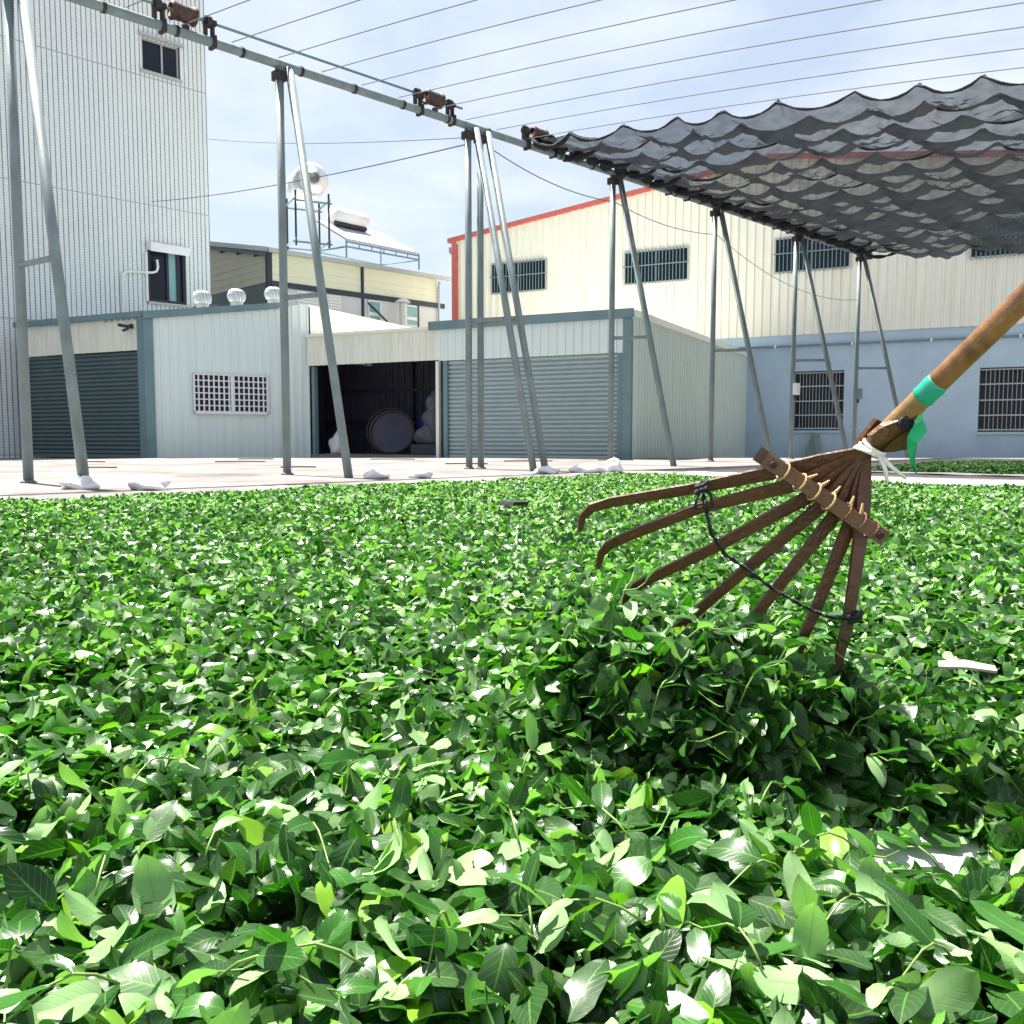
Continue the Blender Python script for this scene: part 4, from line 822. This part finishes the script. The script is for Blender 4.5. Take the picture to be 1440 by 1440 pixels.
# ------------------------------------------------------------------ the largest leaves and sprigs, one by one
def pix(x, y, z):
    c, s = math.cos(PITCH), math.sin(PITCH); Z = z - CAM_H; yy = y * c - Z * s; zz_ = y * s + Z * c
    return 720 + F_PX * x / yy, 720 - F_PX * zz_ / yy
def pretty_leaf(rg, L, k, fold, tw, hue, pale):
    """one detailed leaf along +X from the origin, toothed edge: verts, faces, attribute"""
    st9 = (0, 0.05, 0.14, 0.28, 0.44, 0.6, 0.75, 0.87, 0.95, 1.0); m = 9; vs = []; at = []; fs = []; W = L * rg.uniform(0.42, 0.54); ph = rg.uniform(0, 6)
    for j in range(m + 1):
        s = st9[j]; w = (float(width_of(np.array(s))) if 0 < j < m else 0.03) * W / 2
        if 0 < j < m: w *= 1 + (0.035 if j % 2 else -0.02)
        cx_, cz_ = S(k * s) / k * L, (C_(k * s) - 1) / k * L
        for c in (-1, -0.5, 0, 0.5, 1):
            hy = w * c; fz = abs(hy) * S(fold) * (0.75 if abs(c) == 1 else 1.0) + (0.02 * L * S(s * 10 + ph + c) if abs(c) == 1 else 0) ; fy = hy * C_(fold); ta = tw * (s - 0.3)
            vs.append(Vector((cx_, fy * C_(ta) - fz * S(ta), cz_ + fy * S(ta) + fz * C_(ta)))); at.append((hue, s, c * 0.5 + 0.5, pale))
    for j in range(m):
        for c in range(4): fs.append((j * 5 + c, j * 5 + c + 1, j * 5 + c + 6, j * 5 + c + 5))
    return vs, fs, at
def leaf_object(name, vs, fs, at, base, parent=None):
    me = bpy.data.meshes.new(name); me.from_pydata([tuple(v) for v in vs], [], fs)
    c = me.color_attributes.new('leaf', 'FLOAT_COLOR', 'POINT'); c.data.foreach_set('color', np.array(at, dtype=np.float32).reshape(-1))
    me.materials.append(M['leaf']); me.shade_smooth()
    o = bpy.data.objects.new(name, me); COL.objects.link(o); ORG[o.name] = Vector(base)
    if parent: o.parent = parent; o.location = Vector(base) - ORG[parent.name]
    else: o.location = base
    return o
rg = np.random.default_rng(21); taken = []
def zone(px, py):
    if py > 1290: r = 'near bottom edge'
    elif py > 1150: r = 'in near foreground'
    else: r = 'further back'
    c = ('at far left', 'left of centre', 'at centre', 'right of centre', 'at far right')[int(min(4, max(0, px // 288)))]
    return c + ' ' + r
def look(hue, pale, L):
    if pale > 0.4: return 'pale matt underside of a fallen tea leaf showing'
    if hue > 0.85: return 'yellowish young tea leaf lying'
    return ('large ' if L > 0.045 else 'small ') + ('dark glossy tea leaf lying' if hue < 0.45 else 'bright green tea leaf lying')
n_leaf = 0; tries = 0
while n_leaf < 245 and tries < 20000:
    tries += 1
    px, py = rg.uniform(-20, 1460), 1000 + 450 * rg.random() ** 0.7
    ang = math.atan((py - 720) / F_PX) + PITCH; y = 0.345 / math.tan(ang); yy = y * C_(PITCH) + 0.345 * S(PITCH); x = (px - 720) / F_PX * yy
    h = float(bed_h(np.array(x), np.array(y)))
    if h < 0.05 or abs(x - MC[0]) < 0.28 and y > 0.80: continue
    gap = 34 * (py - 720) / 720 * 1.35 + 8
    if any((px - a) ** 2 + (py - b) ** 2 < gap * gap for a, b in taken): continue
    taken.append((px, py))
    L = rg.uniform(0.032, 0.056); flip = rg.random() < 0.27; hue = min(1, rg.beta(1.2, 2.4)) if rg.random() > 0.05 else 0.97; pale = rg.uniform(0.6, 1.0) if flip else rg.uniform(0, 0.12)
    k = rg.normal(0.4, 0.6); k = k if abs(k) > 0.08 else 0.08
    vs, fs, at = pretty_leaf(rg, L, k, abs(rg.normal(0.25, 0.18)), rg.normal(0, 0.5), hue, pale)
    R = Matrix.Rotation(rg.uniform(0, 6.283), 3, 'Z') @ Matrix.Rotation(-rg.normal(0.15, 0.36), 3, 'Y') @ Matrix.Rotation(rg.normal(0, 0.42) + (math.pi if flip else 0), 3, 'X')
    vs = [R @ v for v in vs]; mid = vs[22]; lowest = min(v.z for v in vs)
    o = leaf_object('tea_leaf', vs, fs, at, (x - mid.x, y - mid.y, h + 0.002 - 0.35 * lowest - 0.65 * mid.z))
    z_ = zone(px, py); tag(o, f'{look(hue, pale, L)} {z_}', 'leaf', f'{look(hue, pale, L)} {z_}'); n_leaf += 1
for k in range(18):
    x, y = 0.40 + rg.normal(0, 0.055), 0.90 + rg.normal(0, 0.03); L = rg.uniform(0.028, 0.046); flip = rg.random() < 0.4; hue = rg.beta(1.5, 1.6)
    vs, fs, at = pretty_leaf(rg, L, rg.normal(0.3, 0.5) or 0.2, abs(rg.normal(0.15, 0.12)), rg.normal(0, 0.3), hue, 0.8 if flip else 0.05)
    Rm = Matrix.Rotation(rg.uniform(0, 6.283), 3, 'Z') @ Matrix.Rotation(rg.normal(0, 0.15), 3, 'Y') @ Matrix.Rotation(rg.normal(0, 0.25) + (math.pi if flip else 0), 3, 'X')
    vs = [Rm @ v for v in vs]
    tag(leaf_object('tea_leaf', vs, fs, at, (x, y, 0.016 - min(v.z for v in vs))), 'single tea leaf lying on the bare white cloth before the mound', 'leaf', 'tea leaves on the bare cloth patch')
n_sp = 0; tries = 0
def sprig(x, y, h, yaw, Ls, label, group, tilt=0.12):
    base = Vector((x, y, h + 0.012)); t = thing('tea_sprig', base, label, 'sprig', group)
    d = Vector((C_(yaw) * C_(tilt), S(yaw) * C_(tilt), S(tilt))); sdv = Vector((-S(yaw), C_(yaw), 0)); bend = rg.normal(0, 0.1)
    pts = [base + d * (Ls * k / 6) + sdv * (bend * Ls * (k / 6) ** 2) + Vector((0, 0, 0.012 * S(k * 0.8))) for k in range(7)]
    MB().tube(pts, [0.0010 - 0.00006 * k for k in range(7)], 6).build('stem', 'stem', t, True)
    nl = int(rg.integers(2, 5))
    for q in range(nl):
        p = pts[int(1 + round(5 * (q + 0.5) / nl))] if q < nl - 1 else pts[6]
        L = rg.uniform(0.028, 0.046) * (0.75 if q == nl - 1 else 1); hue = min(1, 0.3 + 0.18 * q + rg.uniform(0, 0.25)); pale = rg.uniform(0.5, 0.9) if rg.random() < 0.2 else 0.05
        vs, fs, at = pretty_leaf(rg, L, rg.normal(0.6, 0.5) or 0.3, abs(rg.normal(0.25, 0.15)), rg.normal(0, 0.4), hue, pale)
        aa = yaw + (0.8 if q % 2 else -0.8) * (1 if q < nl - 1 else 0.2) + rg.normal(0, 0.2)
        R = Matrix.Rotation(aa, 3, 'Z') @ Matrix.Rotation(-rg.normal(0.45, 0.3), 3, 'Y') @ Matrix.Rotation(rg.normal(0, 0.4), 3, 'X')
        leaf_object('leaf', [R @ v for v in vs], fs, at, p, t)
sp_taken = []
while n_sp < 34 and tries < 6000:
    tries += 1
    px, py = rg.uniform(20, 1420), 960 + 470 * rg.random() ** 0.8
    ang = math.atan((py - 720) / F_PX) + PITCH; y = 0.345 / math.tan(ang); x = (px - 720) / F_PX * (y * C_(PITCH) + 0.345 * S(PITCH)); h = float(bed_h(np.array(x), np.array(y)))
    if h < 0.05 or abs(x - MC[0]) < 0.2 and y > 0.82 or any((px - a) ** 2 + (py - b) ** 2 < 110 ** 2 for a, b in sp_taken): continue
    sp_taken.append((px, py)); z_ = zone(px, py)
    sprig(x, y, h, rg.uniform(0, 6.283), rg.uniform(0.05, 0.10), f'tea sprig with thin green stem {z_}', f'tea sprigs {z_}'); n_sp += 1
for k in range(26):                                        # sprigs standing out of the raked mound
    x = MC[0] + rg.uniform(-0.21, 0.19); y = MC[1] + rg.uniform(-0.13, 0.04); h = float(bed_h(np.array(x), np.array(y)))
    sprig(x, y, h - 0.01, rg.uniform(0, 6.283), rg.uniform(0.05, 0.09), 'tea sprig sticking up out of the raked mound of leaves', 'tea sprigs on the raked mound', rg.uniform(0.3, 1.1))

# ------------------------------------------------------------------ bamboo rake
TINES = [[(0.403, 1.03, 0.408), (0.3022, 1.06, 0.3804), (0.2164, 1.085, 0.3608), (0.1217, 1.11, 0.3429), (0.0978, 1.115, 0.3355), (0.0873, 1.125, 0.3233), (0.0843, 1.13, 0.305)], [(0.4031, 1.03, 0.4064), (0.3284, 1.05, 0.3668), (0.2232, 1.075, 0.3377), (0.1376, 1.095, 0.3008), (0.1176, 1.1, 0.2898), (0.11, 1.11, 0.2781), (0.1063, 1.115, 0.2598)], [(0.4031, 1.03, 0.4048), (0.346, 1.045, 0.354), (0.2345, 1.065, 0.2881), (0.1661, 1.08, 0.2511), (0.1481, 1.085, 0.2399), (0.1412, 1.09, 0.2304), (0.135, 1.095, 0.2173)], [(0.404, 1.03, 0.4032), (0.3591, 1.035, 0.3448), (0.273, 1.05, 0.265), (0.2221, 1.06, 0.2161), (0.1993, 1.062, 0.1953), (0.1899, 1.065, 0.1853), (0.1825, 1.07, 0.1704)], [(0.4048, 1.03, 0.4016), (0.3731, 1.03, 0.3339), (0.3183, 1.035, 0.2589), (0.2799, 1.04, 0.2058), (0.2587, 1.042, 0.1803), (0.253, 1.045, 0.1712), (0.2486, 1.05, 0.1564)], [(0.4057, 1.03, 0.4008), (0.3865, 1.02, 0.3243), (0.3635, 1.02, 0.2613), (0.347, 1.02, 0.2165), (0.3379, 1.02, 0.1952), (0.3348, 1.022, 0.1849), (0.3337, 1.025, 0.1701)], [(0.4065, 1.03, 0.4), (0.3957, 1.01, 0.3165), (0.3851, 1.0, 0.2524), (0.3787, 1.0, 0.2044), (0.3731, 1.0, 0.1803), (0.3717, 1.0, 0.1722), (0.372, 1.002, 0.1596)]]
rk = thing('bamboo_rake', (0.3, 1.04, 0.2), 'brown seven-tined bamboo rake with green tape on its pole, held over the mound', 'rake')
NR = Vector((0.10, -1.0, -0.28)).normalized()
for k, tn in enumerate(TINES):
    sh3 = NR * (-0.0022 * k)
    pts = [Vector(p) + sh3 for p in tn]; pts.insert(1, pts[0].lerp(pts[1], 0.5))
    MB().strip(pts, [0.009, 0.0165, 0.0165, 0.0135, 0.0125, 0.0115, 0.0095, 0.0055], 0.0046, NR).build('tine', 'strip', rk)
bar = [Vector((0.2883, 1.05, 0.3988)), Vector((0.3507, 1.03, 0.3557)), Vector((0.4092, 1.0, 0.3127))]; sb = NR * 0.008
mb = MB(); mb.strip([bar[0] + sb, bar[0].lerp(bar[1], 0.5) + sb + Vector((0, 0, .001)), bar[1] + sb, bar[1].lerp(bar[2], 0.5) + sb + Vector((0, 0, -.001)), bar[2] + sb], [0.0175, 0.016, 0.0165, 0.016, 0.0175], 0.0065, NR)
cb = mb.build('cross_bar', 'head', rk)
MB().strip([bar[0] - NR * 0.017, bar[2] - NR * 0.019], [0.018, 0.018], 0.005, NR).build('back_bar', 'strip', rk)
for u in (0.06, 0.94):
    c = bar[0].lerp(bar[2], u) + NR * 0.0118; MB().lathe(c, NR, [(0.0042, 0), (0.0042, 0.002), (0.002, 0.003)], 10).build('screw', 'rust', cb)
bd = (bar[2] - bar[0]).normalized(); bn = bd.cross(NR).normalized()
for k, u in enumerate((0.17, 0.31, 0.43, 0.55, 0.68, 0.80, 0.90)):
    c = bar[0].lerp(bar[2], u) + NR * 0.004
    loop = [c + (bn * C_(a) * 0.0105 + NR * S(a) * 0.0105) for a in np.linspace(0, 2 * math.pi, 13)]
    MB().tube(loop, 0.0012, 6).build('binding', 'peg' if k < 4 else 'head', cb)
for k, u in enumerate((0.30, 0.42, 0.54, 0.70, 0.80)):
    c = bar[0].lerp(bar[2], u) + NR * 0.006; d = (Vector((0.404, 1.03, 0.405)) - c).normalized()
    mb = MB(); mb.strip([c + d * 0.008, c + d * 0.014, c + d * 0.022], [0.004, 0.003, 0.0008], 0.002, NR); mb.build('peg', 'peg', cb)
hp = [Vector((0.4078, 1.033, 0.4115)), Vector((0.4506, 0.985, 0.474)), Vector((0.4985, 0.9, 0.556)), Vector((0.5364, 0.8, 0.6339)), Vector((0.62, 0.55, 0.80))]
hd = (hp[2] - hp[0]).normalized(); path = [hp[0] + hd * (0.01 + 0.62 * k / 24) for k in range(25)]
rad = [0.0118 + (0.0008 if k in (9, 17) else 0) + (0.0004 if k in (8, 10, 16, 18) else 0) for k in range(25)]
tp = [Vector((0.4455, 0.99, 0.4667)), Vector((0.4561, 0.978, 0.4827))]; tc_ = (tp[0] + tp[1]) / 2; k0 = (tc_ - hp[0]).dot(hd)
foot = [hp[0] + hd * (0.01 + (k0 - 0.01) * k / 5) for k in range(6)]
MB().tube(foot, 0.0118, 18).build('handle_foot', 'bamboo', rk, True)
MB().tube([foot[-1]] + [p for p in path if (p - hp[0]).dot(hd) > k0 + 0.02], [0.0118] + [r_ for p, r_ in zip(path, rad) if (p - hp[0]).dot(hd) > k0 + 0.02], 18).build('handle', 'bamboo_brown', rk, True)
MB().tube([hp[0] + hd * (k0 + o_) for o_ in (-0.0125, -0.011, -0.004, 0.004, 0.011, 0.0125)], [0.0119, 0.0129, 0.0124, 0.0130, 0.0125, 0.0119], 18).build('tape_band', 'tape', rk, True)
RB1 = [(0.4438, 0.99, 0.4499), (0.4479, 0.99, 0.4407), (0.4506, 0.988, 0.4284), (0.4381, 0.99, 0.4146), (0.4354, 0.99, 0.4023), (0.4408, 0.99, 0.3815)]
RB2 = [(0.4363, 0.99, 0.4438), (0.4328, 0.99, 0.4346), (0.4277, 0.988, 0.4223), (0.4313, 0.99, 0.41), (0.4349, 0.99, 0.3946), (0.4385, 0.99, 0.3822)]
RB1 = [Vector(p) + Vector((0, 0.006 * S(i * 1.3), 0)) for i, p in enumerate(RB1)]; RB2 = [Vector(p) + Vector((0, -0.006 * S(i * 1.1 + 1), 0)) for i, p in enumerate(RB2)]
mb = MB(); n = len(RB1); th = Vector((0, 0.0006, 0))
mb.add(RB1 + RB2 + [p + th for p in RB1] + [p + th for p in RB2], [(i, i + 1, n + i + 1, n + i) for i in range(n - 1)] + [(2 * n + i, 3 * n + i, 3 * n + i + 1, 2 * n + i + 1) for i in range(n - 1)])
mb.build('ribbon', 'ribbon', rk)
# split head that grips the tines
hn = hd.cross(NR).normalized(); c = Vector((0.4185, 1.022, 0.4265))
def plate(c, pts, off, t, material):
    MB().prism([c + hd * a + hn * b_ + NR * off for a, b_ in pts], NR * t).build('clamp_plate', material, rk)
plate(c, [(-0.026, -0.008), (-0.012, -0.020), (0.006, -0.018), (0.020, -0.010), (0.022, 0.004), (0.004, 0.010), (-0.020, 0.010)], 0.006, 0.010, 'head')
plate(c, [(-0.024, 0.000), (-0.016, 0.012), (-0.002, 0.026), (0.016, 0.022), (0.020, 0.006), (0.000, 0.001)], 0.0165, 0.005, 'strip')
plate(c, [(-0.022, -0.014), (-0.010, -0.024), (0.004, -0.022), (0.006, -0.012), (-0.014, -0.006)], 0.0168, 0.004, 'head')
plate(c, [(-0.030, -0.012), (-0.030, 0.012), (0.01, 0.016), (0.01, -0.016)], -0.016, 0.008, 'strip')
MB().lathe(hp[0] + hd * 0.044 + NR * 0.0115, NR, [(0.0085, 0), (0.0085, 0.0045), (0.006, 0.0048)], 14).build('notch_shade_disc', 'black_string', rk)  # black disc standing in for the shade inside the notch hole
tw_c = Vector((0.4045, 1.028, 0.4075))
for k in range(4):
    e = tw_c + hd * (0.0035 * (k - 1.5)); loop = [e + hn * C_(a) * (0.0135 - 0.0008 * k) + NR * S(a) * 0.0185 + hd * (0.003 * S(a + k)) for a in np.linspace(0, 2 * math.pi, 15)]
    MB().tube(loop, 0.0021, 7).build('twine_wrap', 'twine', rk, True)
MB().tube([tw_c + NR * 0.019 + hn * 0.004, tw_c + NR * 0.023 + Vector((0.012, 0, -0.012)), tw_c + NR * 0.02 + Vector((0.03, 0, -0.026))], [0.0028, 0.0024, 0.002], 7).build('twine_end', 'twine', rk, True)
MB().tube([tw_c + NR * 0.019, tw_c + NR * 0.021 + Vector((0.006, 0, -0.014)), tw_c + NR * 0.02 + Vector((0.010, 0, -0.030))], [0.003, 0.0026, 0.002], 7).build('twine_end', 'twine', rk, True)
STR = [(0.2241, 1.07, 0.3708), (0.2251, 1.065, 0.351), (0.2309, 1.05, 0.3107), (0.2466, 1.045, 0.2864), (0.2691, 1.035, 0.2713), (0.2993, 1.025, 0.2482), (0.3273, 1.01, 0.233), (0.3481, 1.0, 0.2237), (0.3741, 0.985, 0.2219)]
fine = []
for i in range(len(STR) - 1):
    for k in range(9): fine.append(Vector(STR[i]).lerp(Vector(STR[i + 1]), k / 9))
cord = thing('cord', (0.3, 1.03, 0.23), 'twisted black cord knotted across the tines of the bamboo rake', 'cord')
for ph in (0, math.pi):
    MB().tube([p + Vector((C_(i * 0.75 + ph), 0, S(i * 0.75 + ph))) * 0.0013 + Vector((0, -0.0010 * S(i * 0.75 + ph), 0)) for i, p in enumerate(fine)], 0.0014, 6).build('strand', 'black_string', cord, True)
lp = [(0.2222, 1.062, 0.3642), (0.2151, 1.060, 0.3494), (0.213, 1.058, 0.3379), (0.2209, 1.055, 0.3414), (0.2325, 1.055, 0.3414), (0.2315, 1.058, 0.3553), (0.2239, 1.062, 0.3626)]
MB().tube(lp, 0.0020, 7).build('loop', 'black_string', cord, True)
for c in ((0.222, 1.064, 0.367), (0.222, 1.066, 0.360), (0.3775, 0.992, 0.222), (0.3790, 0.992, 0.226)):
    c = Vector(c); MB().tube([c + Vector((C_(a) * 0.0065, S(a) * 0.009, 0.012 * C_(a) * 0.3)) for a in np.linspace(0, 6.2832, 11)], 0.0024, 6).build('knot', 'black_string', cord, True)

# ------------------------------------------------------------------ small things on the yard
for k, (x, y, sx, sy, sz, lab) in enumerate(((-3.62, 7.62, 0.19, 0.13, 0.10, 'grey-white tied sandbag at the foot of the nearest brace'), (-2.97, 7.45, 0.20, 0.13, 0.10, 'plump white sandbag on the cloth edge right of the nearest brace'), (-1.43, 9.60, 0.17, 0.12, 0.09, 'crumpled white bag, left of the pair on the cloth edge below the open bay'),
        (-0.98, 9.75, 0.16, 0.12, 0.09, 'crumpled white bag, right of the pair on the cloth edge below the open bay'), (0.42, 10.95, 0.20, 0.13, 0.09, 'flat white bag at the foot of the paired braces'), (0.95, 11.35, 0.26, 0.16, 0.11, 'spread white sacking heap before the roller door'), (1.28, 11.5, 0.14, 0.12, 0.16, 'small upright white sack beside the spread heap before the roller door'))):
    tag(blob('weight_bag', (x, y, 0.0), sx * 0.78, sy * 0.75, sz * 0.62, 'bag', 40 + k, 0.5, 22, 14, knot=(k == 6)), lab, 'bag', 'bags weighing down the cloth edge')
o = MB(); o.strip([(0.655, 1.375, 0.074), (0.69, 1.36, 0.078), (0.73, 1.35, 0.073)], [0.02, 0.026, 0.018], 0.004, (0.05, -0.25, 1))
tag(o.build('pale_slat', 'slat'), 'pale flat slat lying among the leaves right of the mound', 'slat')
o = MB(); o.prism([(-0.07, 4.47, 0.088), (0.0, 4.44, 0.086), (0.075, 4.48, 0.085), (0.05, 4.53, 0.085), (-0.04, 4.54, 0.088)], (0.01, 0.01, 0.025))
tag(o.build('dark_cloth_scrap', 'black_string'), 'small black scrap lying on the leaves in the middle distance', 'scrap')
for k in range(9):
    x, y = [(-7.5, 16.2), (-5.2, 18.5), (-4.9, 16.4), (-3.1, 13.2), (-0.75, 15.0), (0.3, 16.8), (-5.9, 13.0), (2.0, 17.6), (-2.4, 18.3)][k]; a = 0.1 * S(k * 3); l_ = 0.25 + 0.1 * (k % 3)
    d = Vector((C_(a), S(a), 0)) * l_
    tag(MB().tube([Vector((x, y, 0.012)) - d, Vector((x, y, 0.016)), Vector((x, y, 0.012)) + d + Vector((0, 0.04, 0))], 0.011, 6).build('dry_stick', 'woven'), 'thin dark stick lying on the concrete between the sheds and the supports', 'stick', 'sticks lying on the concrete')
